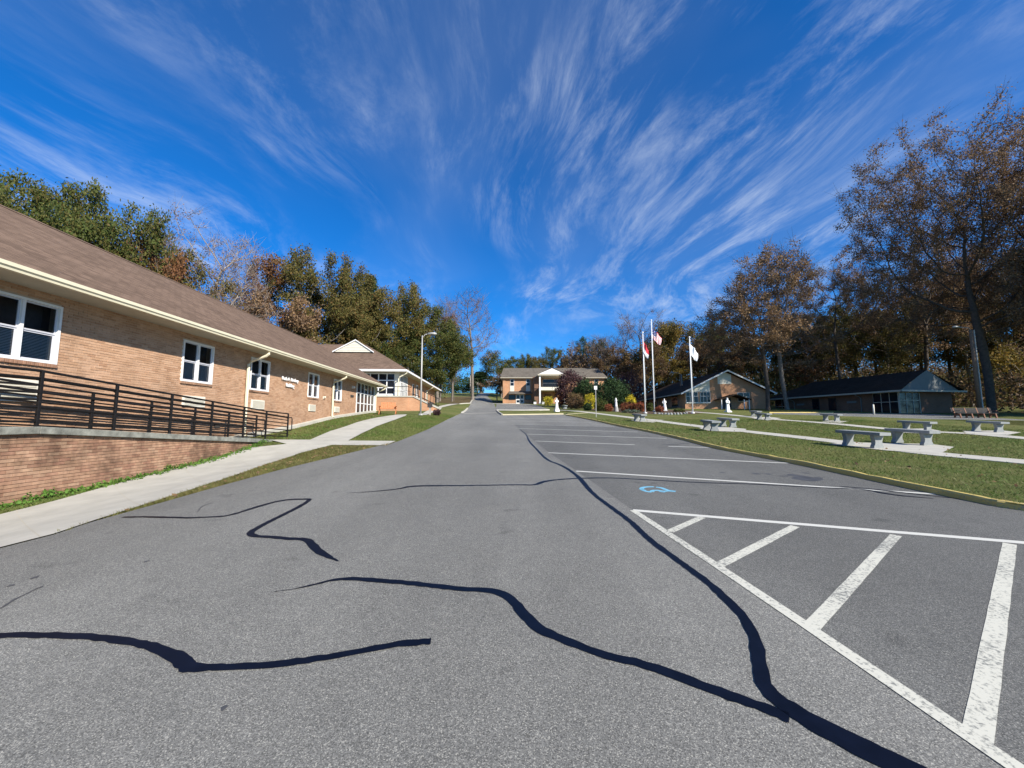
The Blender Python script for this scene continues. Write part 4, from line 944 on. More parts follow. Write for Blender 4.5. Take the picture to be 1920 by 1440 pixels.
def limb_mesh(name, P, par, r, twigs=0, seed=0, flare=1.35):
    g = np.random.default_rng(seed); Vs, Fs = [], []; off = 0; rr = r.copy(); rr[0] *= flare
    for lo, hi, n in ((.12, 99, 9), (.035, .12, 5), (0, .035, 3)):
        e = np.where((par >= 0) & (r >= lo) & (r < hi))[0]
        if not len(e): continue
        a, b = P[par[e]], P[e]; d = b - a; ln = np.linalg.norm(d, axis=1)[:, None]; d = d / (ln + 1e-9)
        b = b + d * np.minimum(rr[e], .1)[:, None] * .5
        ref = np.where(np.abs(d[:, 2:3]) < .9, np.array([[0, 0, 1.]]), np.array([[1., 0, 0]])); u = np.cross(d, ref); u /= np.linalg.norm(u, axis=1)[:, None]; v = np.cross(d, u)
        th = 2 * np.pi * np.arange(n) / n
        off_dir = u[:, None] * np.cos(th)[None, :, None] + v[:, None] * np.sin(th)[None, :, None]
        ra = np.minimum(rr[par[e]], rr[e] * 1.5); bot = a[:, None] + off_dir * ra[:, None, None]; top = b[:, None] + off_dir * rr[e][:, None, None]
        Vs.append(np.concatenate([bot, top], 1).reshape(-1, 3)); m = len(e); base = off + np.arange(m)[:, None] * 2 * n; k = np.arange(n); k2 = (k + 1) % n
        Fs.append(np.stack([base + k, base + k2, base + n + k2, base + n + k], 2).reshape(-1, 4)); off += m * 2 * n
    if twigs:
        thin = np.where(r < np.quantile(r, .62))[0]; c = g.choice(thin, len(thin) * twigs); p = P[c]
        d = g.normal(size=(len(c), 3)); d[:, 2] = np.abs(d[:, 2]) * .8; d /= np.linalg.norm(d, axis=1)[:, None]; pd = P[c] - P[par[c]]; d = d + .8 * pd / (np.linalg.norm(pd, axis=1)[:, None] + 1e-9)
        L_ = (.4 + .8 * g.random(len(c)))[:, None]; tip = p + d * L_; w = np.cross(d, g.normal(size=d.shape)); w /= np.linalg.norm(w, axis=1)[:, None]
        q = np.stack([p - w * .011, p + w * .011, tip + w * .004, tip - w * .004], 1).reshape(-1, 3); Vs.append(q); Fs.append(off + np.arange(len(q)).reshape(-1, 4))
    return np_mesh(name, np.concatenate(Vs), np.concatenate(Fs), smooth=True)
def leaf_cloud(name, centres, n, spread, size, seed, flat=.0, up=.0):
    g = np.random.default_rng(seed); k = g.integers(len(centres), size=n); c = centres[k] + g.normal(size=(n, 3)) * spread
    s = size * (.55 + .9 * g.random(n)); a = g.normal(size=(n, 3)); a /= np.linalg.norm(a, axis=1)[:, None]; a[:, 2] *= (1 - flat)
    b = np.cross(a, g.normal(size=(n, 3))); b /= np.linalg.norm(b, axis=1)[:, None] + 1e-9; a /= np.linalg.norm(a, axis=1)[:, None] + 1e-9
    a *= s[:, None] * .62; b *= s[:, None] * .40
    V = np.stack([c - a, c + b * .9, c + a, c - b * .9], 1).reshape(-1, 3)
    clump = (np.sin(centres[k] @ np.array([1.7, 2.3, 1.1])) * .5 + .5)
    return np_mesh(name, V, np.arange(4 * n).reshape(-1, 4), (clump * .55 + g.random(n) * .45) % 1)
VAR = {}
def variant(key, seed, h, crown, base, trunk_r, leaves, lsize, spread, twigs, n_att=700, step=.5, kill=1.1, lean=(0, 0), lumps=9, trunk_to=.55, tip=.016, expo=2.25, keep=1.0, infl=7.):
    P, par = grow(seed, h, crown, base, n_att, step, kill, infl, lean, lumps, trunk_to); r, lf = radii(par, tip, expo, trunk_r)
    trunk = limb_mesh('trunk', P, par, r, twigs, seed)
    thin = P[r < np.quantile(r, .72)]; g = np.random.default_rng(seed + 5)
    if keep < 1: thin = thin[g.random(len(thin)) < keep]
    lm = leaf_cloud('crown', thin, leaves, spread, lsize, seed + 1)
    VAR[key] = (trunk, lm, float(P[:, 2].max()), float(np.quantile(np.hypot(P[:, 0], P[:, 1]), .97)))
for i in range(3): variant(f'oak{i}', 20 + i, 18, (6.8, 7.0), 2.6, .30, 30000, .185, .36, 0, 800, .55, 1.15, lumps=12)
for i in range(4): variant(f'fall{i}', 40 + i, 20, (7.4, 8.2), 3.6, .21, 26000, .135, .26, 5, 1250, .5, .95, lumps=14, keep=.75, lean=((-.06, .02), (.05, 0), (-.02, .04), (.03, -.03))[i])
variant('grand0', 61, 27, (10.5, 11.0), 6.0, .36, 84000, .135, .32, 8, 2400, .55, .9, lumps=28, keep=1, lean=(-.17, -.02), infl=9, trunk_to=.35)
variant('grand1', 62, 28, (10.5, 11.5), 6.5, .36, 84000, .135, .32, 8, 2400, .55, .9, lumps=28, keep=1, lean=(-.05, .03), infl=9, trunk_to=.35)
for i in range(3): variant(f'bare{i}', 70 + i, 19, (5.0, 7.6), 4.5, .24, 6500, .10, .28, 6, 900, .5, .85, lumps=14, tip=.02)
for i in range(2): variant(f'red{i}', 80 + i, 14, (4.4, 5.4), 2.4, .17, 13000, .17, .32, 2, 520, .5, 1.0, lumps=9)
for i in range(2): variant(f'wood{i}', 90 + i, 17, (5.0, 6.6), 3.2, .19, 13000, .21, .42, 2, 460, .6, 1.2, lumps=9)
variant('low0', 97, 7, (3.2, 3.0), 1.0, .10, 3600, .20, .25, 2, 420, .35, .7, lumps=9)
def pine_variant():
    g = np.random.default_rng(5); mb = MB(); mb.tube([(0, 0, 0), (.1, 0, 6), (0, .1, 12), (0, 0, 17)], [.28, .22, .13, .03], 7); C = []
    for z in np.arange(5, 16.8, .38):
        L_ = 2.9 * (1 - ((z - 5) / 12.2)) ** .7 + .35
        for k in range(5):
            a = g.random() * 6.28; l = L_ * (.6 + .5 * g.random()); e = (math.cos(a) * l, math.sin(a) * l, z + .15 * l); mb.tube([(0, 0, z), e], [.04, .012], 4)
            for t in np.linspace(.3, 1, 5): C.append((e[0] * t, e[1] * t, z + .15 * l * t))
    me = bpy.data.meshes.new('trunk'); me.from_pydata(mb.v, [], mb.f)
    VAR['pine'] = (me, leaf_cloud('crown', np.array(C), 9000, .26, .30, 9), 17., 2.8)
pine_variant()
tree_n = 0
def tree(kind, name, label, base_xy, h, width=None, leaf='green', bark='bark_grey', rz=None, group=None, z=None, flip=1):
    global tree_n; tree_n += 1
    tm, lm, h0, r0 = VAR[kind]
    t = thing(name, label, 'tree', (base_xy[0], base_xy[1], (Tf(*base_xy) if z is None else z) - .1), rz if rz is not None else (tree_n * 2.399) % 6.28, group)
    s = h / h0; sx = s if width is None else width / (2 * r0)
    for nm, me, m in (('trunk', tm, bark), ('crown', lm, 'leaf_' + leaf)):
        o = bpy.data.objects.new(nm, me); COL.objects.link(o); o.parent = t
        if not me.materials: me.materials.append(MATS[m])
        o.material_slots[0].link = 'OBJECT'; o.material_slots[0].material = MATS[m]
        o.scale = (sx * flip, sx, s)
    return t
def tree_at(px, ytop, D, wpx, kind, name, label, leaf='green', bark='bark_grey', rz=None, group=None):
    x, y, zt = at(px, ytop, D); return tree(kind, name, label, (x, y), zt - Tf(x, y), wpx * 1.22 / 723 * D, leaf, bark, rz, group)
GL_ = 'trees behind the long brick building'
for a in (
    (-30, 350, 33, 210, 'oak0', 'oak_tree', 'leafy green oak above the near end of the long roof, at the left edge', 'green'),
    (60, 336, 38, 190, 'oak1', 'oak_tree', 'tall leafy oak second from the left edge above the long roof', 'green'),
    (150, 362, 42, 170, 'oak2', 'oak_tree', 'wide dark green oak third from the left edge above the long roof', 'green'),
    (232, 390, 46, 150, 'oak0', 'oak_tree', 'green oak at the right end of the dense dark clump, before the bare trees', 'green'),
    (268, 445, 44, 110, 'red0', 'maple_tree', 'rusty red-leaved tree between the dark oaks and the pale bare trees', 'rust'),
    (338, 452, 52, 120, 'bare0', 'bare_tree', 'bare pale tree just right of the dark oaks above the roof', 'pink', 'bark_mid'),
    (408, 424, 54, 150, 'bare1', 'bare_tree', 'tallest bare tree with pinkish tips above the long roof', 'pink', 'bark_mid'),
    (375, 478, 48, 130, 'wood0', 'oak_tree', 'small olive and gold tree in front of the pale bare trees', 'olive'),
    (470, 490, 56, 100, 'bare2', 'bare_tree', 'bare grey tree between the pinkish bare tree and the rust tree', 'pink', 'bark_mid'),
    (440, 500, 50, 120, 'bare2', 'bare_tree', 'low grey bare tree in front of the others above the roof slope', 'pink', 'bark_mid'),
    (532, 490, 58, 110, 'red1', 'maple_tree', 'rust-brown tree left of the tall round green oak', 'rust'),
    (520, 560, 54, 110, 'red0', 'maple_tree', 'low orange-brown tree above the roof, under the taller rust tree', 'autumn'),
    (598, 480, 64, 150, 'oak1', 'oak_tree', 'tallest round green oak above the end of the long roof', 'olive'),
    (655, 508, 68, 130, 'oak2', 'oak_tree', 'green oak right behind the white gablet', 'olive'),
    (610, 560, 60, 130, 'oak0', 'oak_tree', 'lower yellow-green oak in front of the tallest round oak', 'olive'),
    (692, 518, 74, 60, 'pine', 'pine_tree', 'narrow dark pine tip poking out between the green oaks', 'dark'),
    (742, 530, 76, 130, 'oak1', 'oak_tree', 'round brownish-green oak left of the street lamp', 'olive'),
    (715, 600, 72, 120, 'oak0', 'oak_tree', 'low green oak behind the right slope of the hipped roof', 'green'),
    (795, 575, 80, 120, 'oak2', 'oak_tree', 'green oak directly behind the street lamp', 'green'),
    (828, 560, 88, 62, 'bare0', 'bare_tree', 'thin pinkish bare tree topping the oaks right of the street lamp', 'pink'),
    (850, 592, 86, 60, 'red1', 'maple_tree', 'dark reddish tree at the right end of the left wood', 'rust'),
    (822, 628, 78, 110, 'oak0', 'oak_tree', 'low green oak behind the far end of the hip-roofed building', 'green'),
    (762, 640, 74, 100, 'oak1', 'oak_tree', 'low dark oak above the roof edge just left of the street lamp', 'green'),
):
    tree_at(*a, group=GL_)
tree_at(888, 553, 96, 92, 'bare1', 'bare_tree', 'tall slender bare tree standing alone left of the hill road', 'pink', 'bark_grey', 1.2)
for px, D, h, l in ((846, 90, 9, 'slim bare trunk left of a close pair on the grassy bank'), (851, 92, 12, 'slim bare trunk right of a close pair on the grassy bank')):
    x = (px - 960) / 723 * D; tree('bare2', 'bare_tree', l, (x, D), h, 3, 'rust')
# beyond the far building and over the crest
GF = 'trees behind the two-storey building'
for a in (
    (902, 697, 150, 48, 'pine', 'evergreen_tree', 'dark rounded evergreen at the top of the hill road', 'dark'),
    (868, 722, 150, 40, 'oak0', 'oak_tree', 'low dark tree on the skyline left of the hill road', 'dark'),
    (940, 660, 116, 70, 'wood0', 'oak_tree', 'grey-green tree rising left of the two-storey building roof', 'green'),
    (975, 664, 120, 60, 'oak1', 'oak_tree', 'green tree behind the left half of the two-storey roof', 'green'),
    (1005, 670, 118, 55, 'wood1', 'oak_tree', 'small olive tree behind the roof just left of the pediment', 'olive'),
    (1036, 656, 124, 60, 'oak2', 'oak_tree', 'taller green tree right above the pediment', 'green'),
    (1064, 664, 118, 55, 'wood0', 'oak_tree', 'brownish tree behind the roof right of the pediment', 'brown'),
    (1090, 640, 112, 50, 'bare1', 'bare_tree', 'bare grey tree above the right part of the two-storey roof', 'pink'),
    (1108, 638, 116, 60, 'oak0', 'oak_tree', 'dark bluish-green tree at the right end of the two-storey roof', 'dark'),
): tree_at(*a, group=GF)
tree_at(932, 702, 98, 60, 'low0', 'small_tree', 'small many-stemmed tree with pale trunks by the left corner of the two-storey building', 'brown', 'bark_pale')
# big trees on the right
gx = at(1440, 770, 53)[:2]; zt = at(1400, 500, 53)[2]
tree('fall0', 'oak_tree', 'leaning dark-trunked oak beside the gabled brick building', gx, zt - Tf(*gx), 17, 'autumn', 'bark_dark', .2)
gx = at(1476, 770, 54)[:2]; zt = at(1460, 452, 54)[2]
tree('fall1', 'oak_tree', 'broad brown-leaved oak between the gabled building and the dark-roofed building', gx, zt - Tf(*gx), 20, 'autumn', 'bark_grey', 2.0)
gx = at(1860, 770, 44.5)[:2]; zt = at(1800, 225, 40)[2]
tree('grand0', 'oak_tree', 'huge autumn oak with thick trunk behind the right street lamp', gx, zt - Tf(*gx), 24, 'autumn', 'bark_dark', .4)
gx = (gx[0] + 9, gx[1] - 5.0)
tree('grand1', 'oak_tree', 'huge autumn oak cut by the right edge of the picture', gx, 33, 25, 'autumn', 'bark_dark', 1.9)
for a in (
    (1560, 478, 64, 150, 'fall2', 'oak_tree', 'half-bare oak rising behind the left end of the dark roof', 'autumn', 'bark_dark'),
    (1640, 520, 66, 150, 'fall3', 'oak_tree', 'half-bare oak behind the middle of the dark roof', 'olive', 'bark_dark'),
    (1710, 420, 60, 170, 'fall0', 'oak_tree', 'tall dark-limbed oak behind the grey gable', 'autumn', 'bark_dark'),
    (1790, 470, 66, 150, 'fall2', 'oak_tree', 'straight-trunked tree just behind the right street lamp', 'gold', 'bark_grey'),
    (1880, 480, 62, 170, 'fall1', 'oak_tree', 'dark tree right of the lamp under the huge oak', 'olive', 'bark_dark'),
): tree_at(*a, group='trees behind the dark-roofed building')
for k, (x, y, h, kd, lab) in enumerate(((62, 29, 25, 'oak0', 'autumn oak just outside the right edge, nearest the park bench'), (66, 37, 26, 'oak1', 'autumn oak outside the right edge behind the park bench'), (71, 21, 26, 'oak2', 'autumn oak farther outside the right edge, south of the lawn'), (76, 30, 27, 'oak1', 'tall autumn oak farthest outside the right edge'))):
    tree(kd, 'oak_tree', lab, (x, y), h, 17, 'brown', 'bark_dark', k * 1.3, 'wood continuing past the right edge')
GW = 'trees of the wood on the right'
wood = [
    (1135, 628, 104, 70, 'bare0', 'pink', 'hazy bare tree at the left end of the right wood'), (1165, 606, 100, 70, 'bare2', 'pink', 'second bare tree from the left end of the right wood'),
    (1196, 586, 96, 80, 'bare1', 'pink', 'tallest bare tree left of the flagpoles'), (1150, 660, 92, 70, 'red0', 'brown', 'brown tree right behind the big round evergreen shrub'),
    (1232, 604, 92, 90, 'wood0', 'olive', 'olive tree behind the tallest flagpole'), (1268, 606, 90, 80, 'wood1', 'gold', 'golden-green tree between the striped flag and the white flag'),
    (1210, 650, 84, 70, 'red1', 'brown', 'brown tree low behind the left flagpole'), (1250, 668, 82, 70, 'wood0', 'gold', 'small golden tree above the long gabled roof'),
    (1305, 640, 84, 70, 'wood1', 'brown', 'brown tree directly behind the white flag'), (1322, 612, 92, 60, 'oak0', 'green', 'green tree just right of the white flag'),
    (1348, 610, 94, 70, 'wood0', 'olive', 'olive tree above the gable peak'), (1338, 650, 78, 70, 'red0', 'rust', 'rust tree low above the gable peak'),
    (1385, 615, 80, 80, 'red1', 'brown', 'brown tree seen between gable and leaning oak'), (1425, 630, 78, 80, 'wood1', 'olive', 'olive tree behind the leaning oak trunk'),
    (1470, 600, 78, 90, 'red0', 'rust', 'rust-coloured tree behind the broad brown oak'), (1505, 590, 76, 90, 'wood0', 'olive', 'olive tree above the left end of the dark roof'),
    (1545, 600, 74, 90, 'red1', 'olive', 'dull olive tree above the dark roof hip'), (1590, 570, 76, 100, 'oak1', 'green', 'green tree above the middle of the dark roof'),
    (1635, 580, 72, 90, 'wood1', 'gold', 'golden tree above the dark roof, left of the gable'), (1675, 560, 74, 100, 'wood0', 'olive', 'tall olive tree left of the grey gable'),
    (1720, 570, 70, 100, 'red0', 'green', 'green tree right behind the grey gable'), (1765, 540, 72, 110, 'wood1', 'gold', 'gold tree above the peak of the grey gable'),
    (1815, 560, 68, 100, 'wood0', 'olive', 'olive tree left of the huge trunk by the lamp'), (1872, 570, 66, 110, 'red1', 'green', 'green tree right of the huge trunk by the lamp'),
    (1925, 540, 64, 120, 'oak2', 'dark', 'dark green tree at the right edge under the oak'), (1960, 520, 58, 120, 'wood1', 'brown', 'brown tree half out of frame at the right edge'),
    (1900, 650, 56, 90, 'low0', 'gold', 'low golden sapling at the right edge of the wood'), (1495, 680, 70, 70, 'low0', 'rust', 'low rusty sapling behind the dark roof hip'),
]
for px, yt, D, w, k, lf, lab in wood: tree_at(px, yt, D, w, k, 'woodland_tree', lab, lf, 'bark_dark' if k[0] in 'wr' else 'bark_grey', None, GW)
# what nobody could count: the wood's far depth and its undergrowth
def mass(name, n, xr, yr, hf, leaf, size, seed, label):
    g = np.random.default_rng(seed); x = xr[0] + (xr[1] - xr[0]) * g.random(n); y = yr[0] + (yr[1] - yr[0]) * g.random(n)
    hh = hf(x, y) * (.75 + .5 * np.abs(np.sin(x * .9 + y * .31) * np.sin(x * .37 - y * .5))); z = T(x, y) + hh * g.random(n) ** .8
    me = leaf_cloud(name, np.column_stack([x, y, z]), n, .2, size, seed); o = link(name, me, 'leaf_' + leaf); return stuff(o, label, 'wood' if 'wood' in name else 'undergrowth')
mass('far_wood', 120000, (14, 190), (98, 128), lambda x, y: 13 + 0 * x, 'brown', .42, 1, 'far brown depth of the wood on the right')
mass('far_wood', 34000, (-75, -18), (72, 110), lambda x, y: 9 + 0 * x, 'olive', .38, 2, 'far olive depth of the wood on the left')
mass('far_wood', 26000, (-5, 45), (135, 160), lambda x, y: 5 + 0 * x, 'olive', .42, 3, 'far green wood beyond the two-storey building')
mass('undergrowth', 90000, (38, 140), (66, 98), lambda x, y: 6.5 + 0 * x, 'olive', .25, 4, 'brown undergrowth below the trees of the right wood')
mass('undergrowth', 16000, (58, 110), (34, 64), lambda x, y: 5 + 0 * x, 'brown', .30, 5, 'brown brush right of the dark-roofed building')
mass('far_wood', 26000, (-80, -14), (165, 200), lambda x, y: 9 + 0 * x, 'dark', .5, 7, 'dark far wood beyond the crest of the hill road')
mass('undergrowth', 9000, (-60, -27), (44, 72), lambda x, y: 4 + 0 * x, 'green', .34, 6, 'green brush behind the buildings on the left')
# ------------------------------------------------------------------ shrubs
def shrub(name, label, xy, w, h, leaf, n=2600, size=.10, z0=None, seed=1, group=None, dens=1., squash=1.):
    g = np.random.default_rng(seed); t = thing(name, label, 'shrub', (xy[0], xy[1], Tf(*xy) if z0 is None else z0), 0, group)
    mb = MB()
    for k in range(7):
        a = k * .9; mb.tube([(0, 0, -.05), (math.cos(a) * w * .12, math.sin(a) * w * .12, h * .3), (math.cos(a) * w * .3, math.sin(a) * w * .3, h * .72)], [.03, .02, .008], 5)
    mb.build('stems', 'bark_grey', t)
    c = []
    for _ in range(260):
        v = g.normal(size=3); v /= np.linalg.norm(v); q = .72 + .26 * g.random(); v[2] = v[2]
        bumpy = 1 + .10 * math.sin(v[0] * 6 + seed) + .10 * math.sin(v[1] * 7 + v[2] * 5)
        p = np.array([v[0] * w / 2 * q * bumpy, v[1] * w / 2 * q * bumpy, h * .5 + v[2] * h * .5 * q * bumpy])
        if p[2] > 0.02: c.append(p)
    link('foliage', leaf_cloud('foliage', np.array(c), n, min(w, h) * .07, size, seed + 1), 'leaf_' + leaf, t); return t
def shrub_px(name, label, px, ytop, ybot, wpx, leaf, seed, n=2600, size=None, D=None):
    if D is None: x, y = G(px, ybot)
    else: y = D; x = (px - 960) / 723 * D
    zt = at(px, ytop, y)[2]; return shrub(name, label, (x, y), wpx / 723 * y, zt - Tf(x, y), leaf, n, size or .0022 * y, None, seed)
shrub_px('evergreen_shrub', 'largest round dark green shrub right of the small post sign', 1147, 713, 766, 66, 'dark', 1, 9000, .18, 58)
shrub_px('evergreen_shrub', 'round green shrub left of the small post sign', 1099, 714, 762, 44, 'dark', 2, 6500, .18, 61)
shrub_px('plum_shrub', 'tall dark purple shrub in front of the portico', 1070, 696, 762, 56, 'plum', 3, 9000, .20, 66)
shrub_px('evergreen_shrub', 'bronze-green bush below the purple shrub', 1078, 737, 763, 30, 'brown', 4, 2600, .13, 56)
shrub_px('yellow_shrub', 'bright yellow shrub in front of the portico column', 1028, 743, 759, 20, 'yellow', 5, 1600, .13, 74)
shrub_px('yellow_shrub', 'bright yellow shrub left of the small post sign', 1106, 738, 758, 20, 'yellow', 6, 1700, .12, 54)
shrub_px('yellow_shrub', 'bright yellow shrub at the right end of the big evergreen', 1183, 741, 760, 18, 'yellow', 7, 1700, .12, 53)
shrub_px('red_shrub', 'small pinkish red shrub beside the left statue', 1051, 740, 754, 14, 'red', 8, 1300, .12, 66)
shrub_px('evergreen_shrub', 'low dark green bush under the left yellow shrub by the post sign', 1102, 756, 768, 14, 'dark', 9, 1400, .11, 50)
shrub_px('evergreen_shrub', 'grey-green bush just right of the small post sign', 1126, 748, 771, 24, 'green', 10, 2200, .11, 48)
shrub_px('red_shrub', 'rusty red shrub left of the pedestal statue', 1141, 758, 772, 14, 'red', 11, 1500, .10, 46)
shrub_px('red_shrub', 'wide rust-red hedge right of the pedestal statue', 1178, 754, 772, 34, 'red', 12, 2800, .10, 47)
shrub_px('red_shrub', 'rust-red shrub beside the left flagpole', 1200, 755, 772, 22, 'red', 13, 2000, .10, 46)
shrub_px('evergreen_shrub', 'low green shrub between the two left flagpoles', 1219, 757, 772, 14, 'green', 14, 1500, .10, 47)
shrub_px('red_shrub', 'small dark red shrub left of the statue between the flagpoles', 1236, 762, 773, 16, 'red', 15, 1600, .09, 45)
shrub_px('silver_shrub', 'low silvery ground shrub in front of the red hedge', 1182, 768, 775, 32, 'sage', 16, 2000, .08, 43)
shrub_px('silver_shrub', 'low green ground shrub in the bed by the white flag', 1272, 766, 774, 20, 'green', 17, 1500, .08, 45)
shrub_px('plum_shrub', 'low dark purple plant at the foot of the wooden post', 819, 768, 779, 14, 'plum', 18, 1100, .07)
shrub_px('plum_shrub', 'bare purplish shrub mass behind the big round evergreen', 1182, 698, 757, 50, 'plum', 19, 5000, .16, 72)
struct(sheet('planting_bed', GP([(1095, 769), (1140, 772), (1185, 777), (1240, 778.5), (1300, 778), (1330, 775), (1300, 771), (1230, 768.5), (1150, 766), (1100, 766)]), LAWN_H + .012, 'mulch'))
for k, (px, py) in enumerate([(1236, 778.3), (1241, 778.8), (1247, 778.9), (1253, 779.1), (1259, 779.1), (1265, 779), (1271, 778.8), (1277, 778.6), (1283, 778), (1287, 777.3), (1228, 777.6)]):
    x, y = G(px, py); s = MB(); s.ball((0, 0, 0), .14, 8, (1.3, 1, .75))
    o = s.build('border_stone', 'bench_concrete', None, True, loc=(x, y, Tf(x, y) + LAWN_H + .05)); o.rotation_euler = (.2, .3 * k, k * 1.3)
    tag(o, ('second', 'third', 'fourth', 'fifth', 'sixth', 'seventh', 'eighth', 'ninth', 'tenth', 'last', 'first')[k] + ' pale stone counted from the left in the row edging the flower bed', 'stone', 'stones edging the flower bed')

# ------------------------------------------------------------------ benches
def make_bench():
    t = thing('concrete_bench', '', 'bench')
    MB().box(-.22, .22, -.66, .66, .40, .495).build('seat', 'bench_concrete', t, bevel=.008)
    for y in (-.42, .42):
        prof = [(-.19, 0), (.19, 0), (.19, .06), (.15, .12), (.135, .2), (.16, .29), (.19, .36), (.19, .398), (-.19, .398), (-.19, .36), (-.16, .29), (-.135, .2), (-.15, .12), (-.19, .06)]
        MB().prism(prof, 'y', y - .06, y + .06).build('leg', 'bench_concrete', t, bevel=.006)
    return t
bench_spots = [((1591, 840.5), (1645, 846.5), 'nearest grey concrete bench on the front path, left of a pair'), ((1678, 835), (1744, 841.5), 'right-hand grey concrete bench of the near pair on the front path'),
    ((1699, 811.5), (1741, 814.5), 'concrete bench on the rear path right behind the near pair'), ((1827, 811.5), (1878, 815), 'rightmost concrete bench, on the rear path near the picture edge'),
    ((1548, 791), (1570, 792.5), 'lone concrete bench on the rear path left of the white bollard'), ((1321, 809.5), (1345, 812), 'front concrete bench of the pair right of the flagpoles'),
    ((1356, 803), (1374, 804.5), 'rear concrete bench of the pair right of the flagpoles'), ((1192, 791.5), (1206, 793), 'leftmost concrete bench, on the front path below the flagpoles'),
    ((1413, 782.5), (1421, 783.2), 'small distant concrete bench on the rear path, behind another'), ((1425, 789), (1438, 790.2), 'distant concrete bench on the rear path right of the white statue'),
    ((1056, 767.5), (1062, 768), 'tiny distant concrete bench right of the left statue')]
bench0 = make_bench()
for i, (a, b, lab) in enumerate(bench_spots):
    o = bench0 if i == 0 else copy_tree(bench0); pa, pb = G(*a), G(*b); x, y = (pa[0] + pb[0]) / 2, (pa[1] + pb[1]) / 2
    ang = math.atan2(pb[1] - pa[1], pb[0] - pa[0]) + math.pi / 2
    if i > 3: ang = R((8, -4, 6, 10, -6, 3, 9)[i - 4])
    o.location = (x, y, Tf(x, y) + LAWN_H + .015); o.rotation_euler = (0, 0, ang); tag(o, lab, 'bench', 'concrete benches along the garden paths')
    slope = math.atan((Tf(x, y + .5) - Tf(x, y - .5))); o.rotation_euler = (slope, 0, ang)

# ------------------------------------------------------------------ street lamps, flagpoles, signs
def street_lamp(label, xy, top, arm, wood, flip):
    z = Tf(*xy); h = top - z; t = thing('street_lamp', label, 'lamp', (xy[0], xy[1], z), 0, 'street lamps')
    if wood: MB().tube([(0, 0, -.2), (0, 0, h * .5), (0, 0, h - .25)], [.17, .15, .13], 10).build('pole', 'wood_pole', t, True); MB().box(.12, .2, -.2, -.1, 0, h - .3).build('conduit', 'steel_pole', t)
    else: MB().tube([(0, 0, -.2), (0, 0, h * .5), (0, 0, h - .1)], [.078, .065, .05], 10).build('pole', 'steel_pole', t, True); MB().tube([(0, 0, 0), (0, 0, .12)], .2, 10).build('base', 'steel_pole', t)
    s = flip; MB().tube([(0, 0, h - .3), (s * .2, 0, h - .05), (s * arm * .5, 0, h), (s * arm, 0, h + .02)], .035, 7).build('arm', 'steel_pole', t, True)
    hd = MB(); rings = []
    for k, (f, w, hh) in enumerate([(0, .06, .05), (.12, .13, .08), (.35, .2, .12), (.6, .19, .12), (.75, .08, .06)]):
        x = s * (arm - .05 + f); rings.append([(x, w * math.cos(q), h + .05 + hh * math.sin(q)) for q in np.linspace(0, 2 * math.pi, 11)[:-1]])
    hd.rings(rings); head = hd.build('lamp_head', 'steel_pole', t, True)
    ln = MB(); ln.ball((s * (arm + .38), 0, h - .03), .14, 9, (1.3, 1, .5)); ln.build('lens', 'glass_dark', head, True); return t
p = G(788.5, 778.5); street_lamp('slim grey street lamp on the left lawn before the oaks', p, at(789, 627, p[1])[2], .45, False, 1)
p = (at(1837, 770, 40)[0], 40.); street_lamp('wooden street lamp at the right edge before the huge oak', p, at(1836, 614, 40)[2], 1.15, True, -1)
p = (at(1277, 740, 66)[0], 66.); street_lamp('distant street lamp rising behind the long gabled roof', p, at(1274, 699, 66)[2], 1.0, True, -1)
def flagpole(label, px, ybase, ytop):
    x, y = G(px, ybase); z = Tf(x, y) + LAWN_H; top = at(px, ytop, y)[2]; h = top - z
    t = thing('flagpole', label, 'flagpole', (x, y, z), 0, 'flagpoles in the flower bed')
    MB().tube([(0, 0, -.1), (0, 0, h * .5), (0, 0, h)], [.065, .058, .035], 10).build('pole', 'white_pole', t, True); b = MB(); b.ball((0, 0, h + .09), .10, 10); b.build('finial', 'white_pole', t, True)
    c = MB(); c.tube([(0, 0, 0), (0, 0, .1)], .2, 10); c.build('collar', 'white_pole', t); MB().tube([(.1, -.06, 1.2), (.08, -.05, h - .1)], .008, 4).build('halyard', 'white_pole', t)
    return x, y, z, h
mat('flag_red', (.50, .035, .05), .8, .1, 4); mat('flag_blue', (.03, .04, .16), .8, .1, 4); mat('flag_white', (.80, .80, .78), .8, .04, 4)
def flag(label, x, y, ztop, hoist, fly, droop, pick, mats, side=1, gather=.45):
    nu, nv = 26, 13; V, F, mi = [], [], []
    for i in range(nu + 1):
        for j in range(nv + 1):
            u, v = i / nu, j / nv                    # u along the fly, v down the hoist
            xx = side * (.05 + fly * gather * u * (1 - .25 * v)); zz = ztop - hoist * v - droop * u * (1.1 - .25 * v * u); yy = y - .02 + .16 * math.sin(u * 9 + v * 1.5) * u ** .5 + .05 * math.sin(u * 21)
            V.append((x + xx + .05 * math.sin(v * 4 + u * 6) * u, yy, zz))
    for i in range(nu):
        for j in range(nv): a = i * (nv + 1) + j; F.append((a, a + 1, a + nv + 2, a + nv + 1)); mi.append(pick(i / nu, j, i))
    me = np_mesh('flag', V, F, smooth=True); o = link('flag', me, mats); me.polygons.foreach_set('material_index', np.array(mi, np.int32))
    s = o.modifiers.new('cloth', 'SOLIDIFY'); s.thickness = .006
    return tag(o, label, 'flag', 'flags on the poles')
fx = flagpole('left white flagpole of the three in the flower bed', 1210, 776.5, 625)
flag('red and white flag hanging limp on the left pole', fx[0] - .12, fx[1], fx[2] + fx[3] - .75, 1.25, 2.1, 1.0, lambda u, j, i: 1 if j > 6 else 0, ['flag_red', 'flag_white'], 1, .33)
fx = flagpole('tallest white flagpole, middle of the three', 1227, 773, 602)
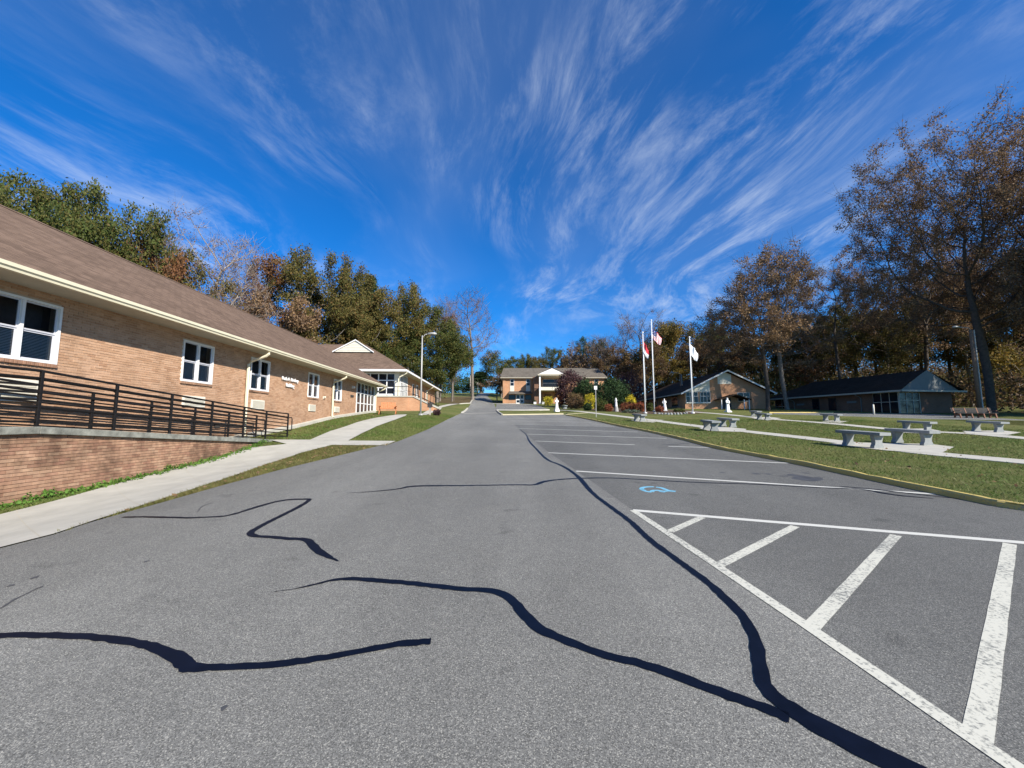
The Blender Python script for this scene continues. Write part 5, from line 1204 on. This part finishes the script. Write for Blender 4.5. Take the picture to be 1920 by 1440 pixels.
flag('red and white striped flag with blue canton on the tallest pole', fx[0], fx[1], fx[2] + fx[3] - .9, 1.25, 2.3, 1.05, lambda u, j, i: ((2 if not ((i * 3 + j * 2) % 5 == 0 and j % 2) else 1) if (u < .4 and j < 7) else (j % 2)), ['flag_red', 'flag_white', 'flag_blue'], 1, .52)
fx = flagpole('right white flagpole standing apart from the other two', 1299, 776.5, 634)
flag('plain white flag drooping on the right pole', fx[0] - .1, fx[1], fx[2] + fx[3] - .55, 1.2, 2.1, 1.0, lambda u, j, i: 0, ['flag_white'], 1, .45)
p = G(1118, 784); t = thing('post_sign', 'thin post with a small pale sign seen edge-on at the lawn edge', 'sign', (p[0], p[1], Tf(*p) + LAWN_H)); h = at(1118, 726, p[1])[2] - Tf(*p)
MB().box(-.03, .03, -.02, .02, -.1, h).build('post', 'statue_stone', t); MB().box(-.15, .12, -.05, -.02, h - .30, h + .02).build('sign_plate', 'white_trim', t, bevel=.01)
p = G(1639, 778.5); t = thing('bollard', 'short white bollard at the driveway before the dark-roofed building', 'bollard', (p[0], p[1], Tf(*p)))
MB().tube([(0, 0, -.1), (0, 0, 1.05)], .07, 10).build('post', 'white_siding', t, True); b = MB(); b.ball((0, 0, 1.05), .07, 10, (1, 1, .6)); b.build('cap', 'white_siding', t, True)
for px, yt, D, lab in ((881.5, 704, 128, 'taller utility pole at the top of the hill road'), (895.5, 717, 128, 'shorter utility pole at the top of the hill road')):
    x = (px - 960) / 723 * D; z = Tf(x, D); h = at(px, yt, D)[2] - z; t = thing('utility_pole', lab, 'pole', (x, D, z), 0, 'utility poles'); MB().tube([(0, 0, -.2), (0, 0, h)], [.17, .12], 8).build('pole', 'bark_pale', t, True); MB().box(-.6, .6, -.06, .06, h - .6, h - .48).build('crossarm', 'bark_pale', t)
# wooden post with a small board by the far path
p = G(806, 778); t = thing('wooden_post', 'wooden post with a small dark board beside the purple plant', 'post', (p[0], p[1], Tf(*p)))
MB().box(-.07, .07, -.07, .07, -.1, .95).build('post', 'bark_pale', t); MB().box(-.2, .22, -.1, -.07, .62, 1.05).build('board', 'dark_wood', t)

# ------------------------------------------------------------------ orange wooden glider chair, long park bench
p = G(727, 777); g_ = thing('garden_glider', 'orange-brown wooden glider seat on crossed legs by the corner of the long building', 'seat', (p[0], p[1], Tf(*p)), R(12))
for k in range(6): MB().box(-.55, .55, -.28 + k * .1, -.20 + k * .1, .42, .445).build('seat_slat', 'orange_wood', g_)
for k in range(8): MB().add([(-.55 + k * .14, .30, .45), (-.45 + k * .14, .30, .45), (-.45 + k * .14, .42, .95), (-.55 + k * .14, .42, .95), (-.55 + k * .14, .325, .45), (-.45 + k * .14, .325, .45), (-.45 + k * .14, .445, .95), (-.55 + k * .14, .445, .95)], list(map(tuple, CUBE_F))).build('back_slat', 'orange_wood', g_)
for x in (-.6, .6):
    MB().tube([(x, -.55, 0), (x, .35, .62)], .035, 5).build('leg', 'orange_wood', g_); MB().tube([(x, .6, 0), (x, -.3, .62)], .035, 5).build('leg', 'orange_wood', g_); MB().box(x - .05, x + .05, -.38, .42, .62, .66).build('armrest', 'orange_wood', g_)
x = at(1829, 780, 33)[0]; z = Tf(x, 33); pb = thing('park_bench', 'long dark park bench with brown legs before the dark-roofed building', 'bench', (x, 33, z), R(-6))
L2 = 1.55
for k in range(4): MB().box(-L2, L2, -.22 + k * .115, -.12 + k * .115, .42, .455).build('seat_slat', 'dark_wood', pb)
for k in range(4): MB().box(-L2, L2, .27 + k * .03, .30 + k * .03, .50 + k * .105, .59 + k * .105).build('back_slat', 'dark_wood', pb)
for x in (-1.35, -.45, .45, 1.35): MB().prism([(-.30, 0), (-.22, 0), (-.14, .26), (.14, .26), (.24, 0), (.32, 0), (.26, .36), (.42, .92), (.36, .92), (.22, .41), (-.22, .41)], 'x', x - .04, x + .04).build('leg', 'brown_wood', pb)
for x in (-1.35, 1.35): MB().box(x - .05, x + .05, -.3, .33, .62, .66).build('armrest', 'brown_wood', pb)
# two small white planters by the portico
for px, lab in ((1003, 'white box planter left of the portico column'), (1019, 'white box planter right of the portico column')):
    x = (px - 960) / 723 * 83; z = Tf(x, 83); t = thing('planter', lab, 'planter', (x, 83, z), 0, 'white planters by the portico')
    MB().box(-.28, .28, -.28, .28, 0, .5).build('tub', 'white_trim', t); link('foliage', leaf_cloud('foliage', np.array([[0, 0, .6]]), 220, .15, .12, 5), 'leaf_dark', t)

# ------------------------------------------------------------------ statues
def statue(label, px, ybase, ytop, pose, ped, dark_base=False):
    x, y = G(px, ybase); z = Tf(x, y) + LAWN_H; H = at(px, ytop, y)[2] - z; t = thing('statue', label, 'statue', (x, y, z), R(pose.get('turn', 0)), 'garden statues')
    hb = H - ped; hd = hb / 7.2; b = MB(); n = 20
    def ring(zz, rx, ry, dx=0, dy=0, fold=0.): return [(dx + math.cos(q) * rx * (1 + fold * math.sin(7 * q)), dy + math.sin(q) * ry * (1 + fold * math.sin(7 * q + 1)), zz) for q in np.linspace(0, 2 * math.pi, n + 1)[:-1]]
    lean = pose.get('lean', 0)
    b.rings([ring(0, .155 * hb, .13 * hb, 0, 0, .10), ring(.12 * hb, .14 * hb, .115 * hb, 0, 0, .10), ring(.35 * hb, .125 * hb, .10 * hb, lean * .3, 0, .07), ring(.52 * hb, .11 * hb, .085 * hb, lean * .6, 0, .04), ring(.62 * hb, .10 * hb, .078 * hb, lean * .8, 0, .02),
             ring(.74 * hb, .125 * hb, .085 * hb, lean, 0), ring(.805 * hb, .12 * hb, .075 * hb, lean, 0), ring(.83 * hb, .06 * hb, .05 * hb, lean, 0), ring(.86 * hb, .04 * hb, .04 * hb, lean, -.005 * hb), ring(.885 * hb, .04 * hb, .045 * hb, lean, -.01 * hb)])
    hz = hb - hd * .52; b.ball((lean, -.012 * hb, hz), hd * .52, 12, (.78, .88, 1)); b.ball((lean, -.012 * hb - hd * .46, hz - hd * .05), hd * .09, 6)          # head, nose
    if pose.get('veil'): b.rings([ring(hb * .72, .115 * hb, .075 * hb, lean, .02 * hb), ring(hb * .82, .085 * hb, .065 * hb, lean, .02 * hb), ring(hz, hd * .52, hd * .5, lean, .012 * hb), ring(hz + hd * .4, hd * .38, hd * .36, lean, .006 * hb), ring(hz + hd * .56, hd * .1, hd * .1, lean, 0)])
    for s, arm in ((-1, pose['l']), (1, pose['r'])):
        pts = [(lean + s * .115 * hb, 0, .785 * hb)] + [(lean + a * hb, c * hb, d * hb) for a, c, d in arm]; b.tube(pts, [.045 * hb, .038 * hb, .026 * hb][:len(pts)], 8)
        e = pts[-1]; pv = Vector(e) - Vector(pts[-2]); pv.normalize()
        b.ball(e, .028 * hb, 7, (1, .7, 1.1))
        for k in range(4): b.tube([e, tuple(Vector(e) + pv * .05 * hb + Vector(((k - 1.5) * .012 * hb, 0, 0)))], .008 * hb, 4)
        b.tube([e, tuple(Vector(e) + pv * .025 * hb + Vector((-s * .03 * hb, -.01 * hb, .01 * hb)))], .009 * hb, 4)
    if pose.get('child'): b.ball((.05 * hb, -.10 * hb, .72 * hb), .055 * hb, 8, (1, 1, 1)); b.tube([(.05 * hb, -.10 * hb, .68 * hb), (.03 * hb, -.09 * hb, .55 * hb)], [.05 * hb, .06 * hb], 8)
    fig = b.build('figure', 'statue_white', t, True, loc=(0, 0, ped)); m = fig.modifiers.new('merge', 'REMESH'); m.mode = 'VOXEL'; m.voxel_size = .014; m.use_smooth_shade = True
    pd = MB(); w = .2 * hb
    if ped > .4: pd.rings([[(math.cos(q) * w * k * (1 + .1 * math.sin(3 * q)), math.sin(q) * w * k, zz) for q in np.linspace(0, 2 * math.pi, 13)[:-1]] for zz, k in ((-.05, 1.35), (ped * .3, 1.2), (ped * .8, 1.0), (ped, .85))])
    else: pd.box(-w, w, -w, w, -.05, ped * .5); pd.box(-w * .85, w * .85, -w * .85, w * .85, ped * .5, ped + .01)
    pd.build('pedestal', 'statue_stone' if dark_base else 'statue_white', t)
arms_pray = dict(l=[(-.13, -.03, .62), (-.02, -.13, .70)], r=[(.13, -.03, .62), (.02, -.13, .70)])
statue('white statue with bent arms on a square plinth at the left end of the garden', 1044, 772.5, 746, dict(l=[(-.17, -.03, .64), (-.10, -.14, .62)], r=[(.16, -.05, .64), (.05, -.14, .60)], turn=15), .3)
statue('white veiled statue on a rough grey stone pedestal before the red hedge', 1155.5, 773, 746, dict(**arms_pray, veil=True, turn=-35, lean=-.01), .62, True)
statue('white statue leaning on one hip between the middle and right flagpoles', 1247, 771.5, 747.5, dict(l=[(-.16, -.02, .64), (-.10, -.12, .58)], r=[(.15, -.02, .63), (.10, -.13, .66)], lean=-.05, turn=-20), .12)
statue('white robed statue holding a child in front of the gabled building', 1365, 774, 746, dict(l=[(-.15, -.05, .63), (-.02, -.13, .60)], r=[(.14, -.05, .63), (.06, -.14, .64)], child=True, veil=True, turn=10), .14)

# ------------------------------------------------------------------ grass, weeds, fallen leaves
def blades(name, poly_list, n, off, hgt, wid, leaf, seed, label, dens_pow=1.6, ymax=30, excl=(), bbox=None):
    g = np.random.default_rng(seed); X = []; Y = []; need = n
    while need > 0:
        k = need * 6 + 1000; y = bbox[2] + (bbox[3] - bbox[2]) * g.random(k) ** dens_pow; x = bbox[0] + (bbox[1] - bbox[0]) * g.random(k)
        ok = np.zeros(k, bool)
        for p_ in poly_list: ok |= inside(p_, x, y)
        for p_ in excl: ok &= ~inside(p_, x, y)
        x, y = x[ok][:need], y[ok][:need]; X.append(x); Y.append(y); need -= len(x)
    x = np.concatenate(X); y = np.concatenate(Y); n = len(x); z = T(x, y) + off; a = g.random(n) * 6.283; h = hgt * (.4 + .9 * g.random(n)); w = wid * (.6 + .8 * g.random(n)) * (1 + y / 14)
    le = .9 * h; dx, dy = np.cos(a), np.sin(a); b = g.random(n) * 6.283
    V = np.stack([np.column_stack([x - dx * w, y - dy * w, z]), np.column_stack([x + dx * w, y + dy * w, z]), np.column_stack([x + np.cos(b) * le, y + np.sin(b) * le, z + h])], 1).reshape(-1, 3)
    tone = .5 + .3 * np.sin(x * .8 + np.sin(y * .6) * 2) + .25 * g.random(n)
    return stuff(link(name, np_mesh(name, V, np.arange(3 * n).reshape(-1, 3), tone % 1), 'leaf_' + leaf), label, 'grass')
strip = GP([(100, 1003), (180, 976), (300, 938), (420, 899), (500, 871), (560, 851), (623, 835), (722, 836), (742, 829), (640, 853), (520, 882), (420, 909), (300, 943), (145, 986)])
wstrip = GP(sw_l[1:]) + [b1w(RX + .06, 15), b1w(RX + .06, 10), b1w(RX + .06, 5.5), b1w(RX + .06, 3)]
ulawn = [b1w(RX + .2, 16), b1w(.2, 16.8), b1w(.2, 24), b1w(.2, 33)] + GP([(742, 778), (715, 782), (670, 792), (620, 808.5), (582, 825), (503, 825)])
mlawn = GP([(653, 826.6), (680, 812), (705, 800), (742, 787), (763, 779), (800, 778), (840, 774), (868, 773), (840, 786), (800, 806), (745, 827)])
def path_poly(pts, w):
    P = smooth_path(GP(pts), .5, 2); d = np.gradient(P, axis=0); d /= np.linalg.norm(d, axis=1)[:, None]; nn = np.stack([-d[:, 1], d[:, 0]], 1); return list(map(tuple, P + nn * w / 2)) + list(map(tuple, (P - nn * w / 2)[::-1]))
ex = [path_poly([(1040, 770), (1085, 772), (1160, 782), (1210, 788.5), (1314, 803), (1400, 812.5), (1560, 831), (1660, 846), (1760, 858), (1920, 873), (2200, 902)], 1.05), path_poly([(1290, 773), (1354, 778), (1416, 784.5), (1447, 788.5), (1556, 796), (1693, 811), (1832, 817), (1920, 826), (2200, 850)], 1.05),
      GP([(1553, 838), (1600, 835), (1745, 838), (1790, 844), (1762, 858), (1660, 851)]), GP([(1680, 808), (1740, 807), (1765, 812), (1745, 818), (1690, 815)]), GP([(1805, 812), (1880, 811), (1915, 815), (1890, 820), (1815, 817)]), GP([(1310, 806), (1345, 802.5), (1400, 808), (1395, 814), (1330, 812)])]
blades('grass', [lawn_poly], 110000, LAWN_H, .045, .0045, 'grass', 1, 'short green and straw grass of the right lawn', 1.3, 30, ex, (4, 26, 4, 30))
blades('grass', [strip], 26000, -.02, .06, .005, 'straw', 2, 'dry grass strip between the left sidewalk and the asphalt', 1.2, 20, (), (-9, -2, 3, 18))
blades('grass', [ulawn, mlawn], 40000, -.02, .05, .0055, 'grass', 3, 'grass on the bank below the long building', 1.0, 40, (), (-13, -2, 12, 36))
blades('grass', [wstrip], 14000, -.02, .06, .005, 'grass', 4, 'narrow grass strip along the foot of the ramp wall', 1.0, 20, (), (-11, -6, 3, 16))
def weeds():
    g = np.random.default_rng(8); C = []
    for y in np.arange(4, 14.8, .035):
        k = .5 + .5 * math.sin(y * 3.1) * math.sin(y * 1.3 + 1); 
        for _ in range(3): 
            w = b1w(RX + .10 + abs(g.normal()) * .12, y + g.normal() * .03); C.append((w[0], w[1], Tf(*w) + .01 + g.random() * (.03 + .11 * k * k)))
    o = link('weeds', leaf_cloud('weeds', np.array(C), 3200, .03, .05, 3), 'leaf_weed'); stuff(o, 'bright green weeds growing along the foot of the ramp wall', 'weeds')
weeds()
def litter(name, poly, n, off, seed, label, bbox):
    g = np.random.default_rng(seed); x = bbox[0] + (bbox[1] - bbox[0]) * g.random(n * 12); y = bbox[2] + (bbox[3] - bbox[2]) * g.random(n * 12); ok = inside(poly, x, y); x, y = x[ok][:n], y[ok][:n]
    me = leaf_cloud(name, np.column_stack([x, y, T(x, y) + off]), len(x), .004, .05, seed, .85); stuff(link(name, me, 'leaf_autumn'), label, 'leaves')
litter('fallen_leaves', strip, 260, .03, 1, 'brown fallen leaves on the grass strip by the asphalt', (-9, -2, 3, 18))
litter('fallen_leaves', lawn_poly, 1100, LAWN_H + .04, 2, 'brown fallen leaves on the right lawn', (4, 30, 4, 34))
litter('fallen_leaves', ulawn, 500, .02, 3, 'brown fallen leaves on the bank of the long building', (-13, -4, 12, 36))
